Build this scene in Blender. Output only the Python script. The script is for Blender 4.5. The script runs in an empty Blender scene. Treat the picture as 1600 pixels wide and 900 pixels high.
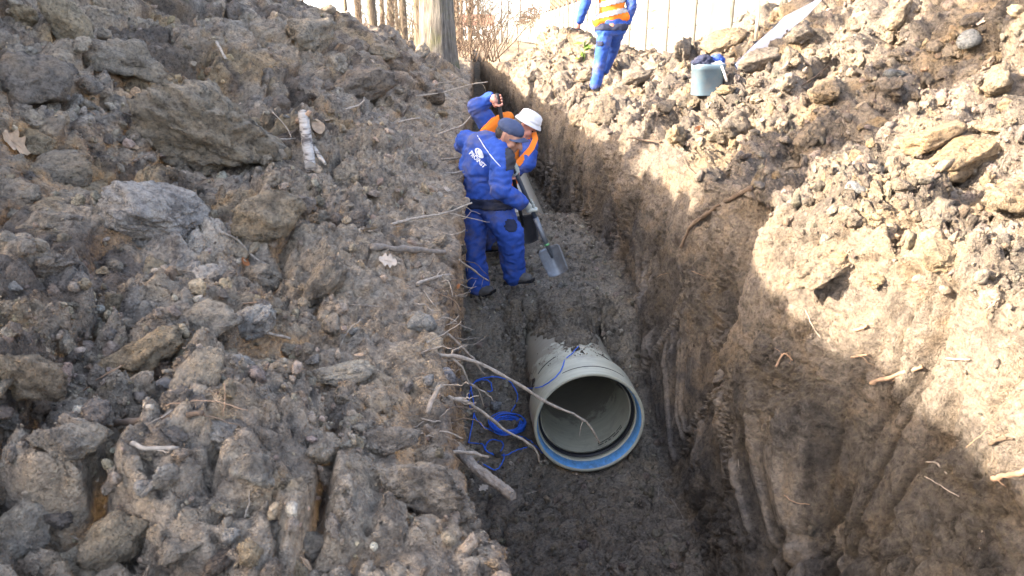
import bpy, bmesh, math, random
import numpy as np
from mathutils import Vector, Matrix, Euler, Quaternion
from mathutils.bvhtree import BVHTree

random.seed(7)
rng = np.random.default_rng(7)
scene = bpy.context.scene
COL = scene.collection

# ------------------------------------------------------------------ camera, sky, sun, exposure
CAM = Vector((0.0, 0.0, 2.7))
PITCH, YAW = math.radians(19.6), math.radians(2.4)       # looking down, turned a little to the right of the trench
FPX = 24.0 / 36.0 * 1600                                  # focal length in pixels of the 1600 px photograph
cam_data = bpy.data.cameras.new('camera')
cam_data.lens, cam_data.sensor_width = 24.0, 36.0
cam_data.clip_start, cam_data.clip_end = 0.05, 2000
cam_data.dof.use_dof = True
cam_data.dof.focus_distance = 5.2
cam_data.dof.aperture_fstop = 7.0
cam = bpy.data.objects.new('camera', cam_data)
COL.objects.link(cam)
cam.location = CAM
cam.rotation_euler = Euler((math.pi / 2 - PITCH, 0, -YAW), 'XYZ')
scene.camera = cam

SUN_DIR = Vector((-0.90, -0.18, 0.38)).normalized()       # towards the sun: from the left, a little behind
sun_el = math.asin(SUN_DIR.z)
sun_az = math.atan2(SUN_DIR.x, SUN_DIR.y)                 # clockwise from +Y
world = bpy.data.worlds.new('World')
scene.world = world
world.use_nodes = True
wn = world.node_tree
sky = wn.nodes.new('ShaderNodeTexSky')
sky.sky_type = 'NISHITA'
sky.sun_disc = False
sky.sun_elevation = sun_el
sky.sun_rotation = sun_az
sky.air_density, sky.dust_density, sky.ozone_density = 0.55, 2.2, 0.0
bg = wn.nodes['Background']
bg.inputs[1].default_value = 0.15
wn.links.new(sky.outputs[0], bg.inputs[0])
sun_data = bpy.data.lights.new('sun', 'SUN')
sun_data.energy = 2.0
sun_data.angle = math.radians(0.53)
sun_data.color = (1.0, 0.95, 0.89)
sun = bpy.data.objects.new('sun', sun_data)
COL.objects.link(sun)
sun.rotation_euler = SUN_DIR.to_track_quat('Z', 'Y').to_euler()
sun.location = SUN_DIR * 60
vs = scene.view_settings
vs.view_transform, vs.look, vs.gamma, vs.use_curve_mapping = 'Standard', 'None', 1.0, False
vs.exposure = 3.42
vs.use_white_balance = True                               # the photograph is balanced for the shade
vs.white_balance_temperature, vs.white_balance_tint = 7800, 12
scene.cycles.max_bounces = 6
scene.cycles.diffuse_bounces = 4

# ------------------------------------------------------------------ pixel <-> world
_R = cam.rotation_euler.to_matrix()
def ray(px, py):
    return (_R @ Vector(((px - 800) / FPX, -(py - 450) / FPX, -1.0))).normalized()
def at(px, py, y):
    """world point on the pixel's ray at the distance y along the trench"""
    d = ray(px, py)
    return CAM + d * (y / d.y)
def project(p):
    q = _R.transposed() @ (Vector(p) - CAM)
    return 800 + FPX * q.x / -q.z, 450 - FPX * q.y / -q.z, -q.z

# ------------------------------------------------------------------ numpy noise
def _h(ix, iy, iz, seed):
    h = (ix.astype(np.uint32) * np.uint32(374761393) + iy.astype(np.uint32) * np.uint32(668265263)
         + iz.astype(np.uint32) * np.uint32(2147483647 - 58) * np.uint32(7) + np.uint32(seed * 974711 % 4294967291))
    h = (h ^ (h >> np.uint32(13))) * np.uint32(1274126177)
    h = (h ^ (h >> np.uint32(16))) * np.uint32(2246822519)
    return h ^ (h >> np.uint32(15))
def _r(h):
    return (h & np.uint32(0xffffff)).astype(np.float32) * np.float32(1 / 16777216.0)
def perlin(p, seed=0):
    p = np.asarray(p, np.float32)
    i = np.floor(p).astype(np.int32)
    f = p - i
    u = f * f * f * (f * (f * 6 - 15) + 10)
    out = 0
    for dx in (0, 1):
        wx = u[..., 0] if dx else 1 - u[..., 0]
        for dy in (0, 1):
            wy = u[..., 1] if dy else 1 - u[..., 1]
            for dz in (0, 1):
                wz = u[..., 2] if dz else 1 - u[..., 2]
                h = _h(i[..., 0] + dx, i[..., 1] + dy, i[..., 2] + dz, seed)
                gx = (h & np.uint32(1023)).astype(np.float32) / 511.5 - 1
                gy = ((h >> np.uint32(10)) & np.uint32(1023)).astype(np.float32) / 511.5 - 1
                gz = ((h >> np.uint32(20)) & np.uint32(1023)).astype(np.float32) / 511.5 - 1
                out = out + wx * wy * wz * (gx * (f[..., 0] - dx) + gy * (f[..., 1] - dy) + gz * (f[..., 2] - dz))
    return out * 1.3
def fbm(p, octaves=4, seed=0, gain=0.5, lac=2.03):
    p = np.asarray(p, np.float32)
    a, s, out = 1.0, 1.0, 0
    for o in range(octaves):
        out = out + a * perlin(p * s + 17.3 * o, seed + o)
        a *= gain
        s *= lac
    return out
def worley(p, seed=0):
    """distance to the nearest and second nearest cell point and a random number for the cell"""
    p = np.asarray(p, np.float32)
    i = np.floor(p).astype(np.int32)
    f = p - i
    d1 = np.full(p.shape[:-1], 9.0, np.float32)
    d2 = d1.copy()
    cid = np.zeros_like(d1)
    for dx in (-1, 0, 1):
        for dy in (-1, 0, 1):
            for dz in (-1, 0, 1):
                h = _h(i[..., 0] + dx, i[..., 1] + dy, i[..., 2] + dz, seed)
                qx = dx + _r(h) - f[..., 0]
                h2 = h * np.uint32(1664525) + np.uint32(1013904223)
                qy = dy + _r(h2 >> np.uint32(5)) - f[..., 1]
                h3 = h2 * np.uint32(1664525) + np.uint32(1013904223)
                qz = dz + _r(h3 >> np.uint32(6)) - f[..., 2]
                d = np.sqrt(qx * qx + qy * qy + qz * qz)
                near = d < d1
                d2 = np.where(near, d1, np.minimum(d2, d))
                cid = np.where(near, _r(h3 >> np.uint32(3)), cid)
                d1 = np.where(near, d, d1)
    return d1, d2, cid
def sstep(a, b, x):
    t = np.clip((x - a) / (b - a), 0, 1)
    return t * t * (3 - 2 * t)

# ------------------------------------------------------------------ materials
def new_mat(name):
    m = bpy.data.materials.new(name)
    m.use_nodes = True
    return m, m.node_tree.nodes, m.node_tree.links, m.node_tree.nodes['Principled BSDF']
def noise_node(N, L, vec, scale, detail=4, rough=0.55):
    n = N.new('ShaderNodeTexNoise')
    n.inputs['Scale'].default_value = scale
    n.inputs['Detail'].default_value = detail
    n.inputs['Roughness'].default_value = rough
    if vec is not None:
        L.new(vec, n.inputs['Vector'])
    return n
def ramp_node(N, L, fac, stops):
    r = N.new('ShaderNodeValToRGB')
    e = r.color_ramp.elements
    while len(e) < len(stops):
        e.new(0.5)
    for k, (p, c) in enumerate(stops):
        e[k].position = p
        e[k].color = (*c, 1) if len(c) == 3 else c
    L.new(fac, r.inputs[0])
    return r
def mix_node(N, L, mode, fac, a, b):
    m = N.new('ShaderNodeMix')
    m.data_type, m.blend_type = 'RGBA', mode
    if isinstance(fac, (int, float)):
        m.inputs[0].default_value = fac
    else:
        L.new(fac, m.inputs[0])
    for sock, v in ((m.inputs[6], a), (m.inputs[7], b)):
        if isinstance(v, (tuple, list)):
            sock.default_value = (*v, 1)
        else:
            L.new(v, sock)
    return m.outputs[2]
def bump_chain(N, L, P, heights):
    prev = None
    for h, dist, strength in heights:
        b = N.new('ShaderNodeBump')
        b.inputs['Distance'].default_value = dist
        b.inputs['Strength'].default_value = strength
        L.new(h, b.inputs['Height'])
        if prev is not None:
            L.new(prev, b.inputs['Normal'])
        prev = b.outputs[0]
    L.new(prev, P.inputs['Normal'])

def soil_material(name, source):
    """earth; the tint comes from a vertex colour ('vertex'), the object ('object') or the instance ('instance')"""
    m, N, L, P = new_mat(name)
    tc = N.new('ShaderNodeTexCoord')
    vec = tc.outputs['Object']
    if source == 'vertex':
        a = N.new('ShaderNodeAttribute'); a.attribute_name = 'tint'
        tint = a.outputs['Color']
        w = N.new('ShaderNodeAttribute'); w.attribute_name = 'wet'
        wet = w.outputs['Fac']
        sc = 1.0
    else:
        if source == 'object':
            o = N.new('ShaderNodeObjectInfo'); tint = o.outputs['Color']; rnd = o.outputs['Random']
        else:
            a = N.new('ShaderNodeAttribute'); a.attribute_type = 'INSTANCER'; a.attribute_name = 'tint'
            tint = a.outputs['Color']
            o = N.new('ShaderNodeObjectInfo'); rnd = o.outputs['Random']
        geo = N.new('ShaderNodeNewGeometry'); vec = geo.outputs['Position']
        mp = N.new('ShaderNodeMapping')
        cx = N.new('ShaderNodeCombineXYZ')
        ml = N.new('ShaderNodeMath'); ml.operation = 'MULTIPLY'; ml.inputs[1].default_value = 37.0
        L.new(rnd, ml.inputs[0])
        for k in range(3):
            L.new(ml.outputs[0], cx.inputs[k])
        L.new(cx.outputs[0], mp.inputs['Location'])
        L.new(vec, mp.inputs['Vector'])
        vec = mp.outputs[0]
        wet = None
        sc = 1.0
    n1 = noise_node(N, L, vec, 7 * sc, 6, 0.6)
    n2 = noise_node(N, L, vec, 45 * sc, 5, 0.65)
    n3 = noise_node(N, L, vec, 170 * sc, 3, 0.6)
    r1 = ramp_node(N, L, n1.outputs[0], [(0.30, (0.40, 0.385, 0.38)), (0.47, (1, 1, 1)), (0.62, (1.14, 1.07, 0.98)), (0.78, (1.22, 1.02, 0.76))])
    r2 = ramp_node(N, L, n2.outputs[0], [(0.33, (0.46, 0.45, 0.45)), (0.46, (0.95, 0.95, 0.95)), (0.66, (1.42, 1.40, 1.36))])
    c = mix_node(N, L, 'MULTIPLY', 1.0, tint, r1.outputs[0])
    c = mix_node(N, L, 'MULTIPLY', 0.9, c, r2.outputs[0])
    # pale grit
    r3 = ramp_node(N, L, n3.outputs[0], [(0.66, (0, 0, 0)), (0.74, (1, 1, 1))])
    mf = N.new('ShaderNodeMath'); mf.operation = 'MULTIPLY'; mf.inputs[1].default_value = 0.30
    L.new(r3.outputs[0], mf.inputs[0])
    c = mix_node(N, L, 'MIX', mf.outputs[0], c, (0.36, 0.33, 0.29))
    L.new(c, P.inputs['Base Color'])
    if wet is not None:
        mr = N.new('ShaderNodeMapRange')
        mr.inputs['To Min'].default_value = 0.93
        mr.inputs['To Max'].default_value = 0.36
        L.new(wet, mr.inputs['Value'])
        L.new(mr.outputs[0], P.inputs['Roughness'])
        mb = N.new('ShaderNodeMapRange')
        mb.inputs['To Min'].default_value = 1.0
        mb.inputs['To Max'].default_value = 0.25
        L.new(wet, mb.inputs['Value'])
    else:
        P.inputs['Roughness'].default_value = 0.92
    P.inputs['Specular IOR Level'].default_value = 0.35
    v = N.new('ShaderNodeTexVoronoi')
    v.inputs['Scale'].default_value = 75 * sc
    L.new(vec, v.inputs['Vector'])
    hs = [(n2.outputs[0], 0.05, 0.7), (v.outputs['Distance'], 0.012, -0.0), (n3.outputs[0], 0.016, 0.8)]
    if source == 'vertex':
        hs = [(n2.outputs[0], 0.06, 0.9), (v.outputs['Distance'], 0.02, 0.6), (n3.outputs[0], 0.02, 0.9)]
    else:
        hs = [(n2.outputs[0], 0.05, 0.9), (v.outputs['Distance'], 0.016, 0.5), (n3.outputs[0], 0.016, 0.9)]
    bump_chain(N, L, P, hs)
    if wet is not None:
        for b in [n for n in N if n.bl_idname == 'ShaderNodeBump']:
            mm = N.new('ShaderNodeMath'); mm.operation = 'MULTIPLY'
            mm.inputs[1].default_value = b.inputs['Strength'].default_value
            L.new(mb.outputs[0], mm.inputs[0])
            L.new(mm.outputs[0], b.inputs['Strength'])
    return m

def plain(name, color, rough=0.6, metal=0.0, vary=0.15, scale=12.0, bump=0.0, bscale=60.0, spec=0.5, dirt=None, dirt_amt=0.5):
    m, N, L, P = new_mat(name)
    tc = N.new('ShaderNodeTexCoord')
    n = noise_node(N, L, tc.outputs['Object'], scale, 5, 0.6)
    lo, hi = 1 - vary, 1 + vary
    r = ramp_node(N, L, n.outputs[0], [(0.3, (lo, lo, lo)), (0.7, (hi, hi, hi))])
    c = mix_node(N, L, 'MULTIPLY', 1.0, color, r.outputs[0])
    if dirt is not None:
        n2 = noise_node(N, L, tc.outputs['Object'], scale * 0.45, 7, 0.68)
        r2 = ramp_node(N, L, n2.outputs[0], [(0.50, (0, 0, 0)), (0.68, (dirt_amt, dirt_amt, dirt_amt))])
        c = mix_node(N, L, 'MIX', r2.outputs[0], c, dirt)
    L.new(c, P.inputs['Base Color'])
    P.inputs['Roughness'].default_value = rough
    P.inputs['Metallic'].default_value = metal
    P.inputs['Specular IOR Level'].default_value = spec
    if bump > 0:
        nb = noise_node(N, L, tc.outputs['Object'], bscale, 4, 0.6)
        bump_chain(N, L, P, [(nb.outputs[0], bump, 0.8)])
    return m

# ------------------------------------------------------------------ object helpers
def link(o, parent=None, label=None, cat=None, group=None, kind=None):
    COL.objects.link(o)
    if parent is not None:
        o.parent = parent
    if label: o['label'] = label
    if cat: o['category'] = cat
    if group: o['group'] = group
    if kind: o['kind'] = kind
    return o
def empty(name, loc, label, cat, group=None):
    o = bpy.data.objects.new(name, None)
    o.location = loc
    o.empty_display_size = 0.1
    return link(o, None, label, cat, group)
def mesh_obj(name, verts, faces, mat, parent=None, smooth=True, **kw):
    me = bpy.data.meshes.new(name)
    me.from_pydata([tuple(v) for v in verts], [], faces)
    if smooth:
        me.polygons.foreach_set('use_smooth', [True] * len(me.polygons))
    me.update()
    o = bpy.data.objects.new(name, me)
    if mat: me.materials.append(mat)
    link(o, parent, **kw)
    if parent is not None:                               # vertices are given in world space
        o.matrix_parent_inverse = Matrix.Translation(-parent.location)
    return o
class MB:
    """collects shapes for one mesh"""
    def __init__(self): self.v, self.f = [], []
    def add(self, v, f):
        n = len(self.v)
        self.v += [Vector(p) for p in v]
        self.f += [tuple(i + n for i in q) for q in f]
        return self
    def box(self, c, s, rot=None):
        c = Vector(c); vs = []
        for sx in (-.5, .5):
            for sy in (-.5, .5):
                for sz in (-.5, .5):
                    p = Vector((sx * s[0], sy * s[1], sz * s[2]))
                    if rot is not None: p = rot @ p
                    vs.append(c + p)
        return self.add(vs, [(0, 1, 3, 2), (4, 6, 7, 5), (0, 4, 5, 1), (2, 3, 7, 6), (0, 2, 6, 4), (1, 5, 7, 3)])
    def tube(self, pts, radii, seg=8, closed=False, cap=True):
        pts = [Vector(p) for p in pts]
        n = len(pts)
        if isinstance(radii, (int, float)): radii = [radii] * n
        rings = []
        t0 = (pts[1] - pts[0]).normalized()
        up = Vector((0, 0, 1)) if abs(t0.z) < 0.9 else Vector((1, 0, 0))
        nrm = (up - t0 * up.dot(t0)).normalized()
        vs = []
        for k in range(n):
            if closed:
                t = (pts[(k + 1) % n] - pts[k - 1]).normalized()
            else:
                t = (pts[min(k + 1, n - 1)] - pts[max(k - 1, 0)]).normalized()
            nrm = (nrm - t * nrm.dot(t))
            nrm = nrm.normalized() if nrm.length > 1e-6 else t.orthogonal().normalized()
            b = t.cross(nrm)
            for s in range(seg):
                a = 2 * math.pi * s / seg
                vs.append(pts[k] + (nrm * math.cos(a) + b * math.sin(a)) * radii[k])
        fs = []
        for k in range(n if closed else n - 1):
            for s in range(seg):
                k2 = (k + 1) % n
                fs.append((k * seg + s, k * seg + (s + 1) % seg, k2 * seg + (s + 1) % seg, k2 * seg + s))
        if cap and not closed:
            fs.append(tuple(range(seg - 1, -1, -1)))
            fs.append(tuple((n - 1) * seg + s for s in range(seg)))
        return self.add(vs, fs)
    def capsule(self, p0, r0, p1, r1, seg=14, flat=None):
        """tapered limb with round ends; flat=(axis vector, factor) squashes it"""
        p0, p1 = Vector(p0), Vector(p1)
        ax = p1 - p0
        L_ = ax.length
        t = ax.normalized() if L_ > 1e-6 else Vector((0, 0, 1))
        n = t.orthogonal().normalized(); b = t.cross(n)
        prof = []
        for k in range(7):
            a = -math.pi / 2 + k * math.pi / 12
            prof.append((r0 * math.sin(a), r0 * math.cos(a), 0))
        for k in range(7):
            a = k * math.pi / 12
            prof.append((L_ + r1 * math.sin(a), r1 * math.cos(a), 1))
        vs, fs = [], []
        for (h, r, _) in prof:
            r = max(r, 1e-4)
            for s in range(seg):
                a = 2 * math.pi * s / seg
                d = (n * math.cos(a) + b * math.sin(a)) * r
                if flat is not None:
                    f = Vector(flat[0]).normalized()
                    d = d - f * d.dot(f) * (1 - flat[1])
                vs.append(p0 + t * h + d)
        for k in range(len(prof) - 1):
            for s in range(seg):
                fs.append((k * seg + s, k * seg + (s + 1) % seg, (k + 1) * seg + (s + 1) % seg, (k + 1) * seg + s))
        fs.append(tuple(range(seg - 1, -1, -1)))
        m = (len(prof) - 1) * seg
        fs.append(tuple(m + s for s in range(seg)))
        return self.add(vs, fs)
    def ellipsoid(self, c, r, rot=None, nu=16, nv=10):
        c = Vector(c); vs, fs = [], []
        for j in range(nv + 1):
            th = math.pi * j / nv
            for i in range(nu):
                ph = 2 * math.pi * i / nu
                p = Vector((r[0] * math.sin(th) * math.cos(ph), r[1] * math.sin(th) * math.sin(ph), r[2] * math.cos(th)))
                if rot is not None: p = rot @ p
                vs.append(c + p)
        for j in range(nv):
            for i in range(nu):
                fs.append((j * nu + i, (j + 1) * nu + i, (j + 1) * nu + (i + 1) % nu, j * nu + (i + 1) % nu))
        return self.add(vs, fs)
    def lathe(self, origin, axis, prof, seg=64, ref=None):
        """prof: (distance along the axis, radius)"""
        o = Vector(origin); t = Vector(axis).normalized()
        n = (Vector(ref) if ref else Vector((0, 0, 1)))
        n = (n - t * n.dot(t)).normalized(); b = t.cross(n)
        vs, fs = [], []
        for (h, r) in prof:
            for s in range(seg):
                a = 2 * math.pi * s / seg
                vs.append(o + t * h + (n * math.cos(a) + b * math.sin(a)) * r)
        for k in range(len(prof) - 1):
            for s in range(seg):
                fs.append((k * seg + s, k * seg + (s + 1) % seg, (k + 1) * seg + (s + 1) % seg, (k + 1) * seg + s))
        return self.add(vs, fs)
    def build(self, name, mat, parent=None, smooth=True, **kw):
        return mesh_obj(name, self.v, self.f, mat, parent, smooth, **kw)
    def remesh(self, name, mat, parent=None, voxel=0.012, smooth=6, wrinkle=0.0, wscale=14.0, seed=3, **kw):
        """one continuous skin round all the collected shapes"""
        me = bpy.data.meshes.new('tmp'); me.from_pydata([tuple(p) for p in self.v], [], self.f)
        bm = bmesh.new(); bm.from_mesh(me); bmesh.ops.recalc_face_normals(bm, faces=bm.faces); bm.to_mesh(me); bm.free()
        o = bpy.data.objects.new('tmp', me); COL.objects.link(o)
        md = o.modifiers.new('r', 'REMESH'); md.mode = 'VOXEL'; md.voxel_size = voxel
        if smooth:
            ms = o.modifiers.new('s', 'SMOOTH'); ms.iterations = smooth; ms.factor = 0.5
        dg = bpy.context.evaluated_depsgraph_get()
        ev = o.evaluated_get(dg)
        out = bpy.data.meshes.new_from_object(ev)
        bpy.data.objects.remove(o); bpy.data.meshes.remove(me)
        n = len(out.vertices)
        co = np.empty(n * 3, np.float32); out.vertices.foreach_get('co', co); co = co.reshape(-1, 3)
        if wrinkle > 0:
            no = np.empty(n * 3, np.float32); out.vertex_normals.foreach_get('vector', no); no = no.reshape(-1, 3)
            q = co * wscale
            q = q + 0.6 * np.stack([perlin(q * 0.5, seed + 5), perlin(q * 0.5 + 9, seed + 6), perlin(q * 0.5 + 20, seed + 7)], -1)
            q[:, 2] *= 1.7
            w = 1 - 2 * np.abs(perlin(q, seed)) + 0.5 * perlin(q * 2.1, seed + 1)
            co = co + no * (w * wrinkle)[:, None]
            out.vertices.foreach_set('co', co.ravel())
        out.polygons.foreach_set('use_smooth', [True] * len(out.polygons))
        out.materials.clear()
        out.update()
        out.name = name
        ob = bpy.data.objects.new(name, out)
        if mat: out.materials.append(mat)
        link(ob, parent, **kw)
        if parent is not None:
            ob.matrix_parent_inverse = Matrix.Translation(-parent.location)
        return ob
# ------------------------------------------------------------------ the ground: one sheet with the trench, both spoil banks and the far land
YK = np.array([-5, 1, 3.5, 6, 9, 12, 15, 17, 20, 26, 40, 260], float)
def key(*v): return np.array(v, float)
#            y: -5    1     3.5   6     9     12    15    17    20    26    40    260
P_ = [
 (key(-90, -90, -90, -90, -90, -90, -90, -90, -90, -90, -120, -250), key(4.5, 4.5, 4.5, 4.5, 4.5, 4.5, 4.5, 4.5, 4.5, 4.5, 5, 12)),
 (key(-14, -14, -14, -14, -14, -14, -14, -14, -14, -14, -16, -40),  key(3.0, 3.0, 3.0, 3.0, 3.0, 3.0, 3.0, 3.0, 3.0, 3.0, 3.0, 6)),
 (key(-7, -7, -7, -7, -6, -5.2, -5, -5, -5, -5, -6, -12),           key(2.9, 2.9, 2.9, 2.9, 2.8, 2.7, 2.6, 2.6, 2.6, 2.6, 2.6, 5)),
 (key(-4.7, -4.7, -4.7, -4.5, -3.7, -3.0, -2.9, -3, -3, -3, -3, -6), key(4.15, 4.15, 4.2, 4.05, 3.65, 3.35, 3.0, 2.75, 2.55, 2.45, 2.5, 5)),  # left crest, unseen near the camera: raised there to throw shade on the trench
 (key(-3.2, -3.0, -3.2, -3.2, -2.5, -2.0, -2.0, -2.1, -2.2, -2.2, -2.2, -4), key(2.65, 2.6, 2.88, 3.05, 3.1, 3.0, 2.75, 2.6, 2.45, 2.4, 2.45, 5)),
 (key(-1.7, -1.7, -1.8, -1.6, -1.2, -1.0, -1.1, -1.3, -1.6, -1.7, -1.7, -3), key(1.95, 1.92, 2.10, 2.17, 2.3, 2.4, 2.35, 2.35, 2.35, 2.35, 2.42, 5)),
 (key(.12, .12, -.09, -.14, -.2, -.3, -.5, -.7, -1.0, -1.1, -1.1, -2), key(1.6, 1.6, 1.68, 1.72, 1.82, 1.95, 2.08, 2.15, 2.25, 2.32, 2.4, 5)),
 (key(.10, .10, -.06, -.08, -.12, -.2, -.35, -.5, -.8, -.9, -.9, -1.6), key(0, 0, .0, .70, .45, .40, .6, .9, 1.7, 2.3, 2.4, 5)),
 (key(1.2, 1.2, 1.2, 1.26, 1.06, .78, .28, 0, -.35, -.4, -.4, -.6),  key(0, 0, .0, .68, .45, .40, .6, .9, 1.7, 2.3, 2.4, 5)),
 (key(1.60, 1.60, 1.64, 1.47, 1.34, 1.05, .48, .2, -.1, -.2, -.2, -.2),   key(1.75, 1.76, 1.82, 1.78, 1.72, 1.72, 2.0, 2.15, 2.3, 2.33, 2.4, 5)),
 (key(1.98, 1.98, 1.95, 2.3, 2.45, 2.25, 1.9, 1.75, 1.5, 1.3, 1, 1),    key(2.03, 2.03, 2.02, 2.30, 2.3, 2.05, 3.0, 3.05, 2.45, 2.35, 2.4, 5)),
 (key(4.0, 4.0, 4.0, 3.9, 3.35, 2.95, 2.5, 2.2, 2.0, 2, 2, 2),      key(3.4, 3.4, 3.45, 3.35, 2.95, 2.35, 2.68, 2.72, 2.4, 2.35, 2.4, 5)),
 (key(4.75, 4.75, 4.75, 4.75, 4.6, 4.4, 4.3, 4.2, 4.2, 4.2, 4.2, 4.2), key(2.5, 2.5, 2.5, 2.4, 2.2, 2.1, 2.1, 2.1, 2.1, 2.2, 2.4, 5)),
 (key(9, 9, 9, 9, 9, 9, 9, 9, 9, 9, 9, 9),                          key(2.0, 2.0, 2.0, 2.0, 2.0, 2.0, 2.0, 2.0, 2.1, 2.2, 2.4, 5)),
 (key(90, 90, 90, 90, 90, 90, 90, 90, 90, 90, 120, 250),            key(2.0, 2.0, 2.0, 2.0, 2.0, 2.0, 2.0, 2.0, 2.1, 2.2, 2.4, 5)),
]
NC = [6, 14, 30, 90, 150, 170, 70, 90, 260, 120, 80, 24, 8, 6]
rows = list(np.linspace(-5, 0.7, 34)[:-1])
yy = 0.7
while yy < 32:
    rows.append(yy)
    yy += max(0.006, 0.0046 * (yy + 0.1))
while yy < 262:
    rows.append(yy); yy *= 1.12
rows = np.array(rows)
# smooth interpolation of the keys along the trench
def ykey(v, y):
    # monotone-ish: linear keys blurred a little
    acc = 0
    for o, w in ((-.6, .25), (0, .5), (.6, .25)):
        acc = acc + w * np.interp(y + o * np.clip(y * .15, .4, 2), YK, v)
    return acc
# the fill over the pipe climbs steeply: its own keys
FY = np.array([-5, 3.9, 4.25, 4.6, 4.85, 5.2, 5.6, 7.0, 8.2, 8.9, 10, 12, 15, 17, 20, 26, 31, 34, 40, 260])
FZ = np.array([0, 0, .03, .14, .34, .66, .73, .74, .74, .55, .30, .25, .3, .3, .35, .5, 1.2, 2.2, 2.4, 5])
# the right rim: a corner juts out near the camera, then a long straight cut
RY = np.array([-5, 2.0, 2.75, 3.2, 3.5, 4.2, 6, 9, 12, 15, 20, 26, 32, 40, 260])
RX = np.array([1.66, 1.66, 1.50, 1.50, 1.58, 1.58, 1.47, 1.28, 1.15, 1.02, .8, .45, .0, -.1, -.2])
RZ = np.array([1.95, 1.95, 1.95, 1.93, 1.88, 1.84, 1.80, 1.76, 1.76, 1.80, 1.9, 2.05, 2.2, 2.4, 5])
RBY = np.array([-5, 3.5, 6, 9, 12, 15, 20, 26, 32, 40, 260])
RBX = np.array([1.2, 1.2, 1.27, 1.12, 1.0, .88, .66, .32, -.1, -.2, -.3])
# the left lip: close under the camera it juts out
LY = np.array([-5, 1.05, 1.3, 1.5, 1.75, 3.5, 6, 9, 12, 15, 20, 26, 32, 40, 260])
LX = np.array([.10, .10, .05, -.05, -.12, -.16, -.19, -.21, -.23, -.25, -.29, -.34, -.40, -.5, -2])
cp = []
for k, (xs, zs) in enumerate(P_):
    x = ykey(xs, rows)
    z = np.interp(rows, FY, FZ) if k in (7, 8) else ykey(zs, rows)
    if k == 6: x = np.interp(rows, LY, LX)
    if k == 7: x = np.interp(rows, LY, LX) - .02
    if k == 8: x = np.interp(rows, RBY, RBX)
    if k == 9: x = np.interp(rows, RY, RX); z = np.interp(rows, RY, RZ)
    cp.append(np.stack([x, z], -1))
cp = np.array(cp)                                         # (K, R, 2)
zone, ts = [], []
for k, n in enumerate(NC):
    for j in range(n):
        zone.append(k); ts.append(j / n)
zone.append(len(NC) - 1); ts.append(1.0)
zone = np.array(zone); ts = np.array(ts)
base = cp[zone] * (1 - ts)[:, None, None] + cp[zone + 1] * ts[:, None, None]    # (C, R, 2)
s_all = zone + ts                                         # cross-section coordinate: knot numbers
# round the corners
for it in range(5):
    b2 = base.copy()
    b2[1:-1] = 0.25 * base[:-2] + 0.5 * base[1:-1] + 0.25 * base[2:]
    base = b2
C_, R_ = base.shape[:2]
GX = base[..., 0]; GZ = base[..., 1]
GY = np.broadcast_to(rows[None, :], GX.shape).copy()
pos = np.stack([GX, GY, GZ], -1).astype(np.float32)
S = np.broadcast_to(s_all[:, None], GX.shape)
def grid_normals(p):
    du = np.gradient(p, axis=0); dv = np.gradient(p, axis=1)
    n = np.cross(du, dv)
    n /= np.linalg.norm(n, axis=-1, keepdims=True) + 1e-9
    return n
nrm = grid_normals(pos)
# soft masks
Lheap = 1 - sstep(5.55, 5.98, S)                          # left bank away from the lip
Lany = 1 - sstep(5.95, 6.05, S)
Lwall = sstep(5.9, 6.06, S) * (1 - sstep(6.9, 7.0, S))
Floor = sstep(6.92, 7.02, S) * (1 - sstep(7.95, 8.05, S))
Rwall = sstep(7.93, 8.04, S) * (1 - sstep(8.9, 9.08, S))
Rheap = sstep(8.9, 9.15, S)
far = sstep(20, 27, GY)
wild = sstep(-8, -6, GX) * (1 - sstep(4.6, 5.2, GX)) * (1 - far)   # where the spoil lies
amp = wild + (1 - wild) * 0.18
# --- heaps: lumps in several sizes
big = fbm(pos * 0.85, 3, 11)
w1, w1b, c1 = worley(pos * np.array([2.1, 2.1, 2.8]) + 0.35 * np.stack([perlin(pos * 3, 1), perlin(pos * 3 + 5, 2), perlin(pos * 3 + 9, 3)], -1), 21)
w2, w2b, c2 = worley(pos * 6.5 + 0.3 * perlin(pos * 7, 4)[..., None], 22)
w3, w3b, c3 = worley(pos * 17.0 + 0.3 * perlin(pos * 17, 6)[..., None], 23)
edge1 = sstep(0.0, 0.14, w1b - w1)
edge2 = sstep(0.0, 0.16, w2b - w2)
edge3 = sstep(0.0, 0.22, w3b - w3)
fine = fbm(pos * 9, 4, 31, 0.55)
rid = 1 - np.abs(fbm(pos * np.array([2.2, 2.2, 3.5]), 4, 41, 0.55)) * 2
lump = (0.15 * big + 0.27 * (edge1 * (0.35 + 0.9 * c1) - 0.6) * (1.2 - w1) + 0.085 * (edge2 * (0.3 + 0.9 * c2) - 0.6) * (1.2 - w2) * (1 - .65 * sstep(6, 11, GY))
        + (0.026 * (edge3 * (0.4 + c3) - 0.5) + 0.04 * fine) * (1 - .85 * sstep(5, 9, GY)) + 0.05 * rid)
smooth_patch = sstep(0.15, 0.45, fbm(pos * 0.9 + 31, 2, 55))       # trodden, crumbly parts
heap_h = lump * (1 - 0.55 * smooth_patch * (1 - Rheap))
lip_h = 0.05 * big + 0.02 * rid + 0.018 * (edge2 * (.4 + c2) - .5) + 0.014 * (edge3 * (0.4 + c3) - 0.5) + 0.02 * fine
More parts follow.
